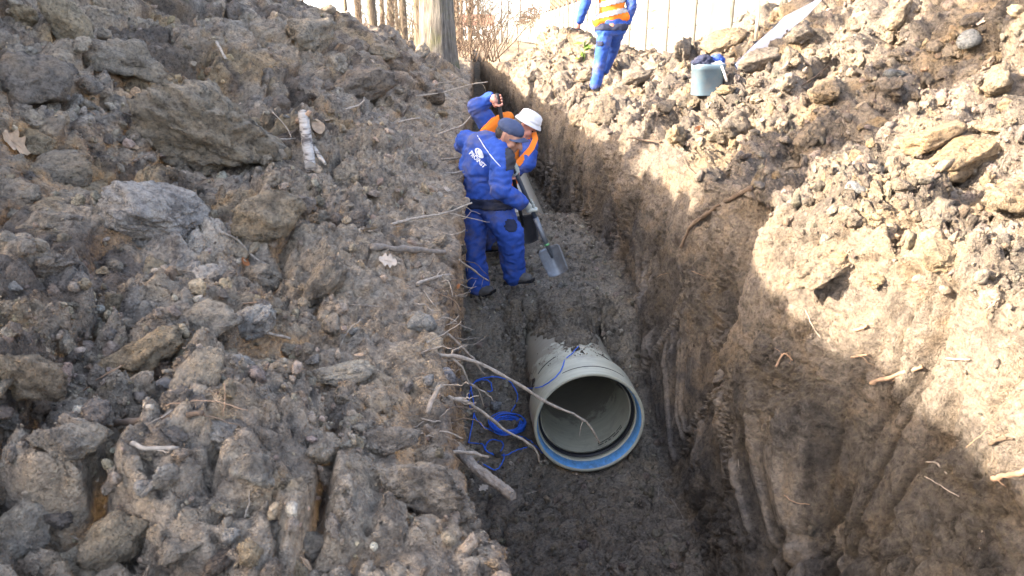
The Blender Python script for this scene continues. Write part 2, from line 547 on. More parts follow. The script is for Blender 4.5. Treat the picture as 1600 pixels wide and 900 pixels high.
# --- right wall: bucket scrapes in the lower part, cracks above, a buttress near the camera
yw, zw = pos[..., 1], pos[..., 2]
warp = perlin(np.stack([yw * 1.1, zw * 1.1, 0 * yw], -1), 61) * 0.35
sel = sstep(-0.08, 0.08, perlin(np.stack([yw * 1.3 + 3, zw * 0.8, 0 * yw + 2], -1), 62))
ph1 = yw * 0.75 - 1.25 * zw + 0.45 * zw * zw + warp
ph2 = yw * 1.15 - 0.45 * zw - 0.25 * zw * zw + warp * 0.8
ph = ph1 * (1 - sel) + ph2 * sel
zro = 0 * yw
groove = (1.1 * (np.abs(perlin(np.stack([ph * 4.5, zw * 0.5, zro], -1), 63)) * 2.2 - .5) + 0.8 * (np.abs(perlin(np.stack([ph * 10, zw * 0.7, zro + 4], -1), 64)) * 2.2 - .5)
          + 0.45 * perlin(np.stack([ph * 31, zw * 1.0, zro + 8], -1), 65))
smear = (1 - sstep(0.75, 1.35, zw + 0.25 * perlin(np.stack([yw * 1.5, zw, zro], -1), 66))) * sstep(-0.45, -0.05, perlin(np.stack([yw * 1.9, zw * 1.6, zro + 7], -1), 67))
crack = np.maximum(0, 1 - np.abs(perlin(np.stack([yw * 6.5 + warp * 2, zw * 1.2, zro + 3], -1), 68)) * 7) * sstep(0.0, 0.3, perlin(np.stack([yw * 1.6, zw * 1.3, zro + 13], -1), 69))
crack2 = np.maximum(0, 1 - np.abs(perlin(np.stack([yw * 17 + warp * 5, zw * 4.5, zro + 3], -1), 168)) * 6) * sstep(0.05, 0.3, perlin(np.stack([yw * 2.3, zw * 2.0, zro + 23], -1), 169))
slab = worley(np.stack([yw * 2.6 + warp, zw * 1.3, zro], -1), 70)
flute = perlin(np.stack([yw * 2.3, zw * 0.35, zro + 5], -1), 71)
wall_h = (0.050 * groove * smear + 0.075 * flute + 0.045 * (slab[2] - 0.5) * sstep(0, .1, slab[1] - slab[0]) - 0.085 * crack - 0.05 * crack2 + 0.05 * big
          + (1 - 0.85 * smear) * (0.35 + .65 * sstep(-.1, .3, perlin(np.stack([yw * 1.2, zw * 1.2, zro + 33], -1), 73))) * (0.032 * fine + 0.020 * (edge3 * (0.4 + c3) - 0.5) + 0.032 * (edge2 * (.4 + c2) - .5)))
butt = (1 - sstep(3.27, 3.36, yw + 0.06 * perlin(np.stack([zw * 2, zro, zro], -1), 72))) * sstep(0.55, 1.15, zw) * sstep(2.3, 2.7, yw)
wall_h = wall_h + 0.10 * butt - 0.12 * np.exp(-((yw - 3.75) / 0.33) ** 2) * sstep(0.5, 1.1, zw)
wall_h = wall_h + 0.10 * np.exp(-((yw - 6.3) / 0.35) ** 2) * sstep(.9, 1.5, zw) + 0.10 * np.exp(-((yw - 8.0) / 0.4) ** 2) * sstep(.8, 1.5, zw)
lwall_h = 0.05 * big + 0.03 * flute + 0.025 * fine + 0.02 * (edge2 - .5)
floor_h = 0.05 * big + 0.022 * (edge2 * (.4 + c2) - .5) + 0.012 * (edge3 * (.4 + c3) - .5) + 0.02 * fine
floor_h = floor_h + .22 * np.exp(-(((pos[..., 0] - .48) / .30) ** 2 + ((yw - 7.45) / .28) ** 2))
near_floor = (1 - sstep(3.2, 4.0, yw))
floor_h = floor_h + near_floor * 0.03 * (edge2 * (.4 + c2) - .5)
Rh = Rheap
disp = (Lheap * heap_h + (Lany - Lheap).clip(0) * lip_h + Lwall * lwall_h + Floor * floor_h + Rwall * wall_h + Rh * heap_h * (1 + .0 * Rh)) * amp
disp = disp + far * 0.12 * big * (1 - sstep(60, 120, GY))
final = pos + nrm * disp[..., None]
# the sheet passes under the near pipe, which lies on it; the fill over the pipe is a layer of its own
PA, PB = Vector((0.68, 3.93, 0.335)), Vector((0.54, 6.9, 0.32))
tpp = (final[..., 1] - PA.y) / (PB.y - PA.y)
pdx = np.abs(final[..., 0] - (PA.x + (PB.x - PA.x) * tpp))
under = PA.z - np.sqrt(np.clip(.385 ** 2 - pdx ** 2, 0, None)) - .012
inp = (pdx < .385) & (final[..., 1] > PA.y - .12) & (final[..., 1] < 5.22)
rim = np.where(final[..., 1] < 4.3, .385, .318)
final[..., 2] = np.where(inp & (pdx < rim), np.minimum(final[..., 2], under), final[..., 2])
nrm2 = grid_normals(final)
# --- colours of the soil itself (patches of grey clay, ochre clay, dark topsoil)
def mixc(a, b, t): return a + (np.array(b, np.float32) - a) * t[..., None]
pn = fbm(pos * 1.4 + 50, 4, 81)
pn2 = fbm(pos * 3.1 + 90, 4, 82)
pn3 = fbm(pos * 0.9 + 130, 3, 83)
cl = np.broadcast_to(np.array((0.33, 0.282, 0.235), np.float32), pos.shape).copy()
cl = mixc(cl, (0.33, 0.245, 0.15), sstep(0.12, 0.45, pn) * 0.75)
cl = mixc(cl, (0.11, 0.092, 0.084), sstep(0.05, 0.35, pn2) * 0.75)
cl = mixc(cl, (0.36, 0.335, 0.31), sstep(0.15, 0.4, -pn) * 0.6)
cl = mixc(cl, (0.115, 0.098, 0.088), sstep(-0.05, 0.25, pn3) * 0.75 * sstep(2.05, 2.4, zw))
cl = mixc(cl, (0.40, 0.35, 0.295), sstep(5.25, 5.8, S) * .6)
cr = np.broadcast_to(np.array((0.30, 0.258, 0.216), np.float32), pos.shape).copy()
cr = mixc(cr, (0.33, 0.26, 0.18), sstep(0.05, 0.35, pn) * 0.8)
cr = mixc(cr, (0.15, 0.135, 0.12), sstep(0.0, 0.28, pn2) * 0.8)
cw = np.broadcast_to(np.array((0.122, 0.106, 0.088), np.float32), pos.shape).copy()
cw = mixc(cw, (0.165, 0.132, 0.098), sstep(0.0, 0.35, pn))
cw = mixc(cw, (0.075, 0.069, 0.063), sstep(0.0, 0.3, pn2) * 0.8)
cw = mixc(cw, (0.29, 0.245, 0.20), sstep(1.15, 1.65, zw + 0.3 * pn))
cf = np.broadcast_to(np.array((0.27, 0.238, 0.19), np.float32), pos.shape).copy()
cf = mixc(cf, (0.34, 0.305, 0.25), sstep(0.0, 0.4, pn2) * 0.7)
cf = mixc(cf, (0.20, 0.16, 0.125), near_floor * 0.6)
cg = np.broadcast_to(np.array((0.26, 0.21, 0.15), np.float32), pos.shape)
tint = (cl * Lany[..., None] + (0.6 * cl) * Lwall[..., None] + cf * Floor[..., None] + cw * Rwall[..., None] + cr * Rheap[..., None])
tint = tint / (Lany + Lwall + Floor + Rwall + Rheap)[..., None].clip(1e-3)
tint = tint * (1 - (1 - wild)[..., None] * .8) + cg * ((1 - wild)[..., None] * .8)
tint = tint * (1 + Lany[..., None] * np.array((.12, .08, .0), np.float32))
wetv = np.clip(Rwall * smear * sstep(-.1, .25, groove) * 0.9 + Lheap * 0.5 * sstep(0.2, 0.45, -pn) * sstep(.1, .35, pn3) + 0.12 * Floor, 0, 1)

ME_GROUND = bpy.data.meshes.new('ground')
idx = np.arange(C_ * R_).reshape(C_, R_)
quads = np.stack([idx[:-1, :-1], idx[1:, :-1], idx[1:, 1:], idx[:-1, 1:]], -1).reshape(-1, 4)
def fast_mesh(me, v, q):
    n = q.shape[1]
    me.vertices.add(len(v)); me.vertices.foreach_set('co', np.ascontiguousarray(v, np.float32).ravel())
    me.loops.add(q.size); me.loops.foreach_set('vertex_index', np.ascontiguousarray(q, np.int32).ravel())
    me.polygons.add(len(q)); me.polygons.foreach_set('loop_start', np.arange(len(q), dtype=np.int32) * n)
    me.polygons.foreach_set('use_smooth', np.ones(len(q), bool))
    me.update(calc_edges=True)
fast_mesh(ME_GROUND, final.reshape(-1, 3), quads)
ca = ME_GROUND.attributes.new('tint', 'FLOAT_COLOR', 'POINT')
ca.data.foreach_set('color', np.concatenate([tint.reshape(-1, 3), np.ones((C_ * R_, 1))], 1).astype(np.float32).ravel())
wa = ME_GROUND.attributes.new('wet', 'FLOAT', 'POINT')
wa.data.foreach_set('value', wetv.astype(np.float32).ravel())
M_SOIL = soil_material('soil', 'vertex')
M_CLOD = soil_material('clod_soil', 'object')
M_CRUMB = soil_material('crumb_soil', 'instance')
ME_GROUND.materials.append(M_SOIL)
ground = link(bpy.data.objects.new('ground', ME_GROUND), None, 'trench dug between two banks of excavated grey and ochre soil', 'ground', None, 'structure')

# coarse copy of the sheet for finding where things touch it
sub = final[::2, ::2]
ii = np.arange(sub.shape[0] * sub.shape[1]).reshape(sub.shape[:2])
sq = np.stack([ii[:-1, :-1], ii[1:, :-1], ii[1:, 1:], ii[:-1, 1:]], -1).reshape(-1, 4)
BVH = BVHTree.FromPolygons(sub.reshape(-1, 3).tolist(), sq.tolist())
def hit(px, py):
    """where the pixel's ray meets the soil: point, normal"""
    loc, n, _, _ = BVH.ray_cast(CAM, ray(px, py))
    if loc is None: return None, None
    if n.dot(ray(px, py)) > 0: n = -n
    return loc, n
def soil_z(x, y):
    loc, n, _, _ = BVH.ray_cast(Vector((x, y, 8.0)), Vector((0, 0, -1)))
    return loc.z if loc else 2.0
def visible(p, eps=0.06):
    d = Vector(p) - CAM
    L_ = d.length
    loc, _, _, dist = BVH.ray_cast(CAM, d.normalized())
    return loc is None or dist > L_ - eps
# ------------------------------------------------------------------ fence, sheds, poles and trees beyond the trench
def concrete_mat():
    m, N, L, P = new_mat('concrete')
    tc = N.new('ShaderNodeTexCoord')
    n = noise_node(N, L, tc.outputs['Object'], 1.3, 6, 0.65)
    r = ramp_node(N, L, n.outputs[0], [(0.3, (0.16, 0.16, 0.145)), (0.55, (0.25, 0.245, 0.225)), (0.75, (0.29, 0.285, 0.26))])
    mp = N.new('ShaderNodeMapping'); mp.inputs['Scale'].default_value = (3, 5, 0.35)
    L.new(tc.outputs['Object'], mp.inputs[0])
    s = noise_node(N, L, mp.outputs[0], 2.0, 5, 0.6)
    rs = ramp_node(N, L, s.outputs[0], [(0.5, (0, 0, 0)), (0.75, (.6, .6, .6))])
    c = mix_node(N, L, 'MIX', rs.outputs[0], r.outputs[0], (0.17, 0.175, 0.13))
    L.new(c, P.inputs['Base Color']); P.inputs['Roughness'].default_value = 0.9
    nb = noise_node(N, L, tc.outputs['Object'], 30, 5, 0.6)
    bump_chain(N, L, P, [(nb.outputs[0], 0.01, 0.6)])
    return m
M_CONC = concrete_mat()
M_POST = plain('fence_post_concrete', (0.10, 0.10, 0.09), 0.9, vary=0.25, scale=5, bump=0.01)
M_RUST = plain('rusty_steel', (0.10, 0.062, 0.045), 0.85, vary=0.4, scale=9)
M_VINE = plain('dry_vine', (0.09, 0.062, 0.045), 0.9, vary=0.4, scale=9)
FX, PITCH_F, SLAB = 5.05, 2.5, 0.47
fence = empty('concrete_fence', (FX, 4.5, 2.0), 'tall pale concrete panel fence with rusty wire arms running behind the right bank', 'fence')
slab_me = {}
def shared(key_, make):
    if key_ not in slab_me: slab_me[key_] = make()
    return slab_me[key_]
def part_copy(name, me, loc, parent, rot=None):
    o = bpy.data.objects.new(name, me)
    COL.objects.link(o)
    o.parent = parent
    o.location = Vector(loc) - parent.location
    if rot is not None: o.rotation_euler = rot
    return o
def box_mesh(name, s, mat, bevel=0.01):
    bm = bmesh.new()
    bmesh.ops.create_cube(bm, size=1)
    bmesh.ops.scale(bm, vec=s, verts=bm.verts)
    if bevel: bmesh.ops.bevel(bm, geom=bm.edges[:], offset=bevel, segments=1, affect='EDGES')
    me = bpy.data.meshes.new(name); bm.to_mesh(me); bm.free()
    me.materials.append(mat)
    return me
me_slab = box_mesh('fence_slab', (0.05, PITCH_F - 0.15, SLAB - 0.012), M_CONC, 0.012)
me_post = box_mesh('fence_post', (0.15, 0.145, 2.75), M_POST, 0.015)
mb = MB(); mb.tube([(0, 0, 0), (-0.62, 0, 0.55)], 0.018, 6)
me_arm = bpy.data.meshes.new('wire_arm'); me_arm.from_pydata([tuple(v) for v in mb.v], [], mb.f); me_arm.materials.append(M_RUST)
NB = 40
for b in range(NB):
    y = 4.5 + b * PITCH_F
    g = np.interp(y, [0, 20, 40, 120], [2.0, 2.1, 2.4, 3.4])
    part_copy('post', me_post, (FX, y, g + 1.2), fence)
    part_copy('wire_arm', me_arm, (FX - 0.03, y, g + 2.55), fence)
    if b < NB - 1:
        for k in range(5):
            part_copy('slab', me_slab, (FX + random.uniform(-.004, .004), y + PITCH_F / 2, g + 0.12 + k * SLAB + SLAB / 2), fence,
                      Euler((0, random.uniform(-.008, .008), 0)))
for t in (0.2, 0.55, 0.95):
    mb = MB()
    pts = []
    for b in range(NB):
        y = 4.5 + b * PITCH_F
        g = np.interp(y, [0, 20, 40, 120], [2.0, 2.1, 2.4, 3.4])
        pts.append((FX - 0.03 - 0.62 * t, y, g + 2.55 + 0.55 * t))
        pts.append((FX - 0.03 - 0.62 * t, y + PITCH_F / 2, g + 2.52 + 0.55 * t))
    mb.tube(pts, 0.006, 4)
    mb.build('barbed_wire', M_RUST, fence)

def vine(name, y0, y1, label, n=70):
    g = np.interp((y0 + y1) / 2, [0, 20, 40, 120], [2.0, 2.1, 2.4, 3.4])
    mb = MB()
    for k in range(n):
        p = Vector((FX - random.uniform(0, .7), random.uniform(y0, y1), g + random.uniform(2.0, 3.3)))
        pts = [p]
        d = Vector((random.uniform(-1, 1), random.uniform(-1, 1) * 1.6, random.uniform(-1, .6))).normalized()
        for j in range(5):
            d = (d + Vector([random.uniform(-.6, .6) for _ in range(3)])).normalized()
            pts.append(pts[-1] + d * 0.28)
        mb.tube(pts, [.03, .027, .024, .02, .015, .008], 5)
    return mb.build(name, M_VINE, None, label=label, cat='vine')
vine('dry_vine', 62, 70, 'dark tangle of dry vine on top of the far concrete fence')
vine('dry_vine', 78, 88, 'farther, looser tangle of dry vine on the concrete fence near the thin poles')

# shed behind the fence
M_SHED = plain('red_brown_sheet', (0.22, 0.085, 0.06), 0.7, vary=0.25, scale=3, dirt=(0.28, 0.2, 0.16), dirt_amt=.6)
M_ROOF = plain('dark_roof_sheet', (0.09, 0.06, 0.05), 0.8, vary=0.3, scale=2)
shed = empty('shed', (7.5, 45, 2.4), 'red brown sheet metal shed with dark eaves beyond the concrete fence', 'building')
x0, x1, y0, y1, zt = 6.2, 12.0, 42.0, 66.0, 8.2
k = 0
yb = y0
while yb < y1 - .1:
    mb = MB(); mb.box((x0, yb + .39, (2.2 + zt) / 2), (0.06 + .05 * (k % 2), .78, zt - 2.2))
    mb.build('wall_sheet', M_SHED, shed, smooth=False)
    yb += 0.8; k += 1
MB().box(((x0 + x1) / 2, y0 + .03, (2.2 + zt) / 2), (x1 - x0 - .2, .1, zt - 2.2)).build('end_wall', M_SHED, shed, smooth=False)
MB().box(((x0 + x1) / 2, y1 - .05, (2.2 + zt) / 2), (x1 - x0 - .2, .1, zt - 2.2)).build('end_wall', M_SHED, shed, smooth=False)
MB().box(((x0 + x1) / 2 - .4, (y0 + y1) / 2, zt + .5), (x1 - x0 + 1.6, y1 - y0 + 1.4, .16), Euler((0, math.radians(-9), 0)).to_matrix()).build('roof', M_ROOF, shed, smooth=False)

M_POLE = plain('pole_grey', (0.16, 0.16, 0.16), 0.8, vary=0.2)
for (x, y, h, lab) in ((2.75, 100, 13, 'thin grey pole above the fence, nearer the trees'), (5.6, 105, 13, 'thin grey pole above the fence, nearer the shed')):
    e = empty('utility_pole', (x, y, 2.8), lab, 'pole', 'poles in the distance')
    MB().tube([(x, y, 2.6), (x, y, 2.8 + h)], [.14, .08], 8).build('shaft', M_POLE, e)
    MB().box((x, y, 2.2 + h), (1.4, .1, .1)).build('crossbar', M_POLE, e)

# far house at the end of the lane
M_WHITE = plain('white_render', (0.72, 0.71, 0.68), 0.85, vary=0.06, scale=1)
M_TILE = plain('faded_red_tiles', (0.30, 0.15, 0.11), 0.85, vary=0.25, scale=2)
M_DARKW = plain('window_glass_dark', (0.04, 0.05, 0.06), 0.15)
house = empty('house', (-1.5, 142, 3.4), 'small white house with faded red roof at the far end of the lane', 'building')
MB().box((-1.2, 145, 4.6), (6.4, 6, 3.6)).build('wall', M_WHITE, house, smooth=False)
mb = MB()
mb.add([(-4.9, 141.6, 6.3), (2.5, 141.6, 6.3), (2.5, 148.4, 6.3), (-4.9, 148.4, 6.3), (-4.9, 145, 8.4), (2.5, 145, 8.4)],
       [(0, 1, 5, 4), (2, 3, 4, 5), (0, 4, 3), (1, 2, 5), (0, 3, 2, 1)])
mb.build('roof', M_TILE, house, smooth=False)
for wx in (-3.4, -1.6, .6):
    w_ = MB().box((wx, 141.98, 4.9), (0.9, .08, 1.2)).build('window', M_DARKW, house, smooth=False)

# ---- trees
def bark_mat(name, c1, c2, moss=0.25):
    m, N, L, P = new_mat(name)
    tc = N.new('ShaderNodeTexCoord')
    mp = N.new('ShaderNodeMapping'); mp.inputs['Scale'].default_value = (14, 14, 1.6)
    L.new(tc.outputs['Object'], mp.inputs[0])
    n = noise_node(N, L, mp.outputs[0], 1.6, 6, 0.65)
    r = ramp_node(N, L, n.outputs[0], [(0.32, tuple(x * .35 for x in c1)), (0.5, c1), (0.72, c2)])
    n2 = noise_node(N, L, tc.outputs['Object'], 1.7, 5, 0.6)
    r2 = ramp_node(N, L, n2.outputs[0], [(0.52, (0, 0, 0)), (0.68, (moss, moss, moss))])
    c = mix_node(N, L, 'MIX', r2.outputs[0], r.outputs[0], (0.09, 0.10, 0.03))
    L.new(c, P.inputs['Base Color']); P.inputs['Roughness'].default_value = 0.95
    bump_chain(N, L, P, [(n.outputs[0], 0.05, 0.9)])
    return m
M_BARK = bark_mat('grey_bark', (0.125, 0.115, 0.10), (0.24, 0.225, 0.20), .7)
M_BARK2 = bark_mat('brown_bark', (0.10, 0.08, 0.06), (0.19, 0.16, 0.125), .3)
M_LEAF_Y = plain('spring_leaves', (0.20, 0.22, 0.06), 0.7, vary=0.4, scale=1.2)
def tree(x, y, dia, height, label, seed, mat=None, lean=(0, 0), detail=1.0, leaves=0, group='trees along the left side', fork=0.42):
    rd = random.Random(seed)
    mat = mat or M_BARK
    z0 = soil_z(x, y) - 0.35
    e = empty('tree', (x, y, z0), label, 'tree', group)
    # trunk with a flared, uneven foot
    n, seg = 26, 28
    vs, fs = [], []
    trunk_pts = []
    for k in range(n):
        t = k / (n - 1)
        h = height * fork * t
        c = Vector((x + lean[0] * h + 0.05 * dia * math.sin(3 * t + seed), y + lean[1] * h, z0 + h))
        trunk_pts.append(c)
        r = dia / 2 * (1 - 0.30 * t) * (1 + 0.38 * math.exp(-h / (dia * .9)))
        for s in range(seg):
            a = 2 * math.pi * s / seg
            rr = r * (1 + 0.05 * math.sin(5 * a + seed) * math.exp(-h / 1.5) + 0.025 * math.sin(11 * a + seed * 2 + t * 2) + 0.02 * math.sin(17 * a + t * 5))
            vs.append(c + Vector((math.cos(a) * rr, math.sin(a) * rr, 0)))
    for k in range(n - 1):
        for s in range(seg):
            fs.append((k * seg + s, k * seg + (s + 1) % seg, (k + 1) * seg + (s + 1) % seg, (k + 1) * seg + s))
    mesh_obj('trunk', vs, fs, mat, e)
    top = trunk_pts[-1]
    mb = MB(); tips = []
    def branch(p, d, length, r, depth):
        pts, rad = [p], [r]
        m = 5 if depth < 2 else 4
        for j in range(m):
            d = (d + Vector((rd.uniform(-.28, .28), rd.uniform(-.28, .28), rd.uniform(-.1, .28)))).normalized()
            pts.append(pts[-1] + d * length / m)
            rad.append(r * (1 - 0.6 * (j + 1) / m))
        mb.tube(pts, rad, 7 if depth < 1 else (5 if depth < 3 else 3))
        if depth >= 3: tips.extend(pts[2:])
        if depth < 4:
            for q in range(int(rd.choice((3, 4)) * (detail if depth > 1 else 1) + .5)):
                j = rd.randint(2, m)
                nd = (d + Vector((rd.uniform(-1, 1), rd.uniform(-1, 1), rd.uniform(-.3, .7)))).normalized()
                branch(pts[j], nd, length * rd.uniform(.5, .75), rad[j] * rd.uniform(.55, .8), depth + 1)
    for q in range(5):
        a = q * 2 * math.pi / 5 + rd.uniform(-.4, .4)
        base_ = trunk_pts[-1 - (q % 3) * 2]
        branch(base_, Vector((math.cos(a) * .75, math.sin(a) * .75, 1)).normalized(), height * rd.uniform(.28, .36), dia * .20, 0)
    branch(top, Vector((lean[0], lean[1], 1)).normalized(), height * .4, dia * .30, 0)
    crown = mb.build('crown', mat, e)
    if leaves and tips:
        lv, lf = [], []
        for q in range(leaves):
            p = rd.choice(tips) + Vector([rd.gauss(0, .25) for _ in range(3)])
            a = Vector([rd.uniform(-1, 1) for _ in range(3)]).normalized() * .13
            b = a.orthogonal().normalized() * .09
            i = len(lv)
            lv += [p - a, p + b, p + a, p - b]; lf.append((i, i + 1, i + 2, i + 3))
        mesh_obj('leaves', lv, lf, M_LEAF_Y, e)
    return e
def px_x(px, y): return at(px, 75, y).x
tree(px_x(681, 14.5), 14.5, 0.68, 15, 'thick grey mossy tree trunk standing right behind the left spoil bank', 1)
tree(px_x(657, 24), 24, 0.40, 16, 'slimmer pale trunk just left of the thick mossy tree', 2, M_BARK2)
tree(px_x(633, 33), 33, 0.34, 17, 'thin trunk third to the left of the thick mossy tree', 3, M_BARK2, detail=.7)
tree(px_x(612, 38), 38, 0.40, 17, 'pale trunk behind the spoil bank with a green side, fourth left of the mossy tree', 4, M_BARK2, (.03, 0), detail=.7)
tree(px_x(588, 29), 29, 0.38, 16, 'slightly leaning trunk between the thin pale trunks left of the mossy tree', 5, M_BARK2, (-.04, 0), detail=.7)
tree(px_x(563, 40), 40, 0.42, 17, 'leftmost of the distant cluster of trunks left of the mossy tree', 6, M_BARK2, detail=.7)
tree(px_x(378, 19), 19, 0.52, 16, 'grey trunk showing alone above the left bank top, far from the cluster', 7)
tree(px_x(716, 45), 45, 0.25, 14, 'slender bare tree right of the thick mossy trunk', 8, M_BARK2, detail=.8)
tree(px_x(735, 75), 75, 0.5, 17, 'distant bushy tree with yellow green spring leaves over the lane', 9, M_BARK2, leaves=9000, fork=.18)
tree(px_x(712, 95), 95, 0.5, 20, 'distant pale bare tree behind the slender one', 10, M_BARK2, leaves=2500, fork=.18)
for k in (0, 2, 3, 5, 6, 7, 8, 10):
    pxx = (545, 575, 600, 622, 646, 664, 703, 722, 748, 512, 470, 430)[k]; yd = (52, 60, 47, 66, 55, 72, 62, 80, 110, 48, 40, 36)[k]
    tree(px_x(pxx, yd), yd, .3 + .02 * (k % 4), 16 + k % 3, 'far trunk in the pale wood behind, ' + ('second from the left in the gap', 'between two nearer trunks', 'behind the leaning trunk', 'behind the green sided trunk', 'left of the slim pale trunk', 'at the left edge of the mossy tree',
         'at the right edge of the mossy tree', 'right of the slender bare tree', 'over the house', 'just over the bank top', 'left part of the bank top', 'nearest the lone grey trunk')[k], 60 + k, M_BARK2, detail=.8, fork=.3, group='far trunks of the wood')
q_, _n = hit(1170, 415)
t_ = (q_.x + 7.6) / -SUN_DIR.x
tree(-7.6, q_.y + SUN_DIR.y * t_, .62, 16, 'thick tree of the wood on the left that shades the right bank', 33, M_BARK, group='bare trees of the wood on the left')
for k, (qx, qy, xx, dd) in enumerate(((1245, 265, -8.4, .5), (1430, 95, -9.6, .55))):
    q_, _n = hit(qx, qy)
    t_ = (q_.x - xx) / -SUN_DIR.x
    tree(xx, q_.y + SUN_DIR.y * t_, dd, 15, 'tree of the wood on the left, ' + ('shading the middle of the right bank', 'shading the top of the right bank', 'shading the far end of the right wall', 'shading the slope behind the bucket')[k], 40 + k, M_BARK, group='bare trees of the wood on the left')
# the wood goes on along the left, outside the picture, and shades the left bank
for k, (x, y, d, h) in enumerate(((-8.2, -5.2, .5, 15), (-9.5, -1.5, .42, 15), (-12.5, 3.5, .5, 16), (-9.0, 5.2, .4, 14), (-11.5, 8.5, .5, 16), (-14, -7.0, .5, 17), (-8.6, 10.5, .4, 14))):
    tree(x, y, d, h, 'bare tree in the wood on the left, ' + ('farthest behind the viewer', 'behind the viewer, near the bank', 'deep in the wood', 'close to the bank, middle of the row', 'deep in the wood, far end', 'deepest, behind the viewer', 'close to the bank, far end')[k], 20 + k, M_BARK, detail=1.0, group='bare trees of the wood on the left')

def shrub(px, y, h, label, seed):
    rd = random.Random(seed)
    x = px_x(px, y); z = soil_z(x, y)
    mb = MB()
    for k in range(46):
        p = Vector((x + rd.gauss(0, h * .25), y + rd.gauss(0, h * .25), z - .1))
        d = Vector((rd.gauss(0, .35), rd.gauss(0, .35), 1)).normalized()
        pts = [p]
        for j in range(6):
            d = (d + Vector((rd.gauss(0, .25), rd.gauss(0, .25), rd.gauss(.02, .15)))).normalized()
            pts.append(pts[-1] + d * h / 6 * rd.uniform(.7, 1.2))
            if j > 1:
                for _ in range(2):
                    e_ = (d + Vector((rd.gauss(0, .8), rd.gauss(0, .8), rd.gauss(0, .5)))).normalized()
                    mb.tube([pts[-1], pts[-1] + e_ * h * .12, pts[-1] + e_ * h * .2 + Vector((0, 0, .05))], [.008, .006, .003], 3)
        mb.tube(pts, [.018, .016, .014, .012, .010, .007, .004], 4)
    e = empty('bare_shrub', (x, y, z), label, 'shrub', 'bare shrubs among the trunks')
    mb.build('branches', M_VINE if seed % 2 else M_BARK2, e)
for a in ((726, 22, 2.4, 'bare twiggy shrub just right of the thick mossy tree', 1), (640, 30, 2.6, 'bare shrub between the pale trunks left of the mossy tree', 2), (585, 34, 2.8, 'bare shrub at the left end of the trunk cluster', 3),
          (745, 48, 4.2, 'tall pale brush in front of the far house', 4), (712, 36, 4.5, 'tall bare brush behind the thick mossy tree', 5), (772, 70, 5.0, 'pale brush between the far house and the fence end', 6)):
    shrub(*a)

# ------------------------------------------------------------------ pipes
def pipe_mat():
    m, N, L, P = new_mat('grp_pipe')
    tc = N.new('ShaderNodeTexCoord')
    mp = N.new('ShaderNodeMapping'); mp.inputs['Scale'].default_value = (2, 26, 2)
    L.new(tc.outputs['Object'], mp.inputs[0])
    n = noise_node(N, L, mp.outputs[0], 1.5, 4, 0.6)
    r = ramp_node(N, L, n.outputs[0], [(0.3, (0.44, 0.44, 0.335)), (0.7, (0.56, 0.555, 0.435))])
    n2 = noise_node(N, L, tc.outputs['Object'], 7, 7, 0.7)
    r2 = ramp_node(N, L, n2.outputs[0], [(0.52, (0, 0, 0)), (0.72, (.55, .55, .55))])
    c = mix_node(N, L, 'MIX', r2.outputs[0], r.outputs[0], (0.27, 0.245, 0.20))
    n3 = noise_node(N, L, tc.outputs['Object'], 55, 5, 0.7)
    r3 = ramp_node(N, L, n3.outputs[0], [(0.67, (0, 0, 0)), (0.72, (.8, .8, .8))])
    c = mix_node(N, L, 'MIX', r3.outputs[0], c, (0.09, 0.08, 0.065))
    # mud dragged over the barrel where the fill has been shovelled against it
    geo = N.new('ShaderNodeNewGeometry'); sp_ = N.new('ShaderNodeSeparateXYZ'); L.new(geo.outputs['Position'], sp_.inputs[0])
    mr = N.new('ShaderNodeMapRange'); mr.inputs['From Min'].default_value = 4.22; mr.inputs['From Max'].default_value = 4.75
    mr.inputs['To Min'].default_value = -.25; mr.inputs['To Max'].default_value = .35
    L.new(sp_.outputs[1], mr.inputs['Value'])
    n4 = noise_node(N, L, tc.outputs['Object'], 14, 6, .7)
    ad = N.new('ShaderNodeMath'); L.new(n4.outputs[0], ad.inputs[0]); L.new(mr.outputs[0], ad.inputs[1])
    r4 = ramp_node(N, L, ad.outputs[0], [(.50, (0, 0, 0)), (.62, (.75, .75, .75))])
    c = mix_node(N, L, 'MIX', r4.outputs[0], c, (0.25, 0.215, 0.165))
    L.new(c, P.inputs['Base Color']); P.inputs['Roughness'].default_value = 0.5
    bump_chain(N, L, P, [(n.outputs[0], 0.004, 0.4)])
    return m
M_PIPE = pipe_mat()
M_LINER = plain('blue_liner', (0.13, 0.43, 0.82), 0.35, vary=0.2, scale=25, dirt=(0.10, 0.09, 0.07), dirt_amt=.5)
M_RUBBER = plain('black_rubber', (0.012, 0.013, 0.016), 0.5)
M_INK = plain('black_ink', (0.012, 0.013, 0.015), 0.7)
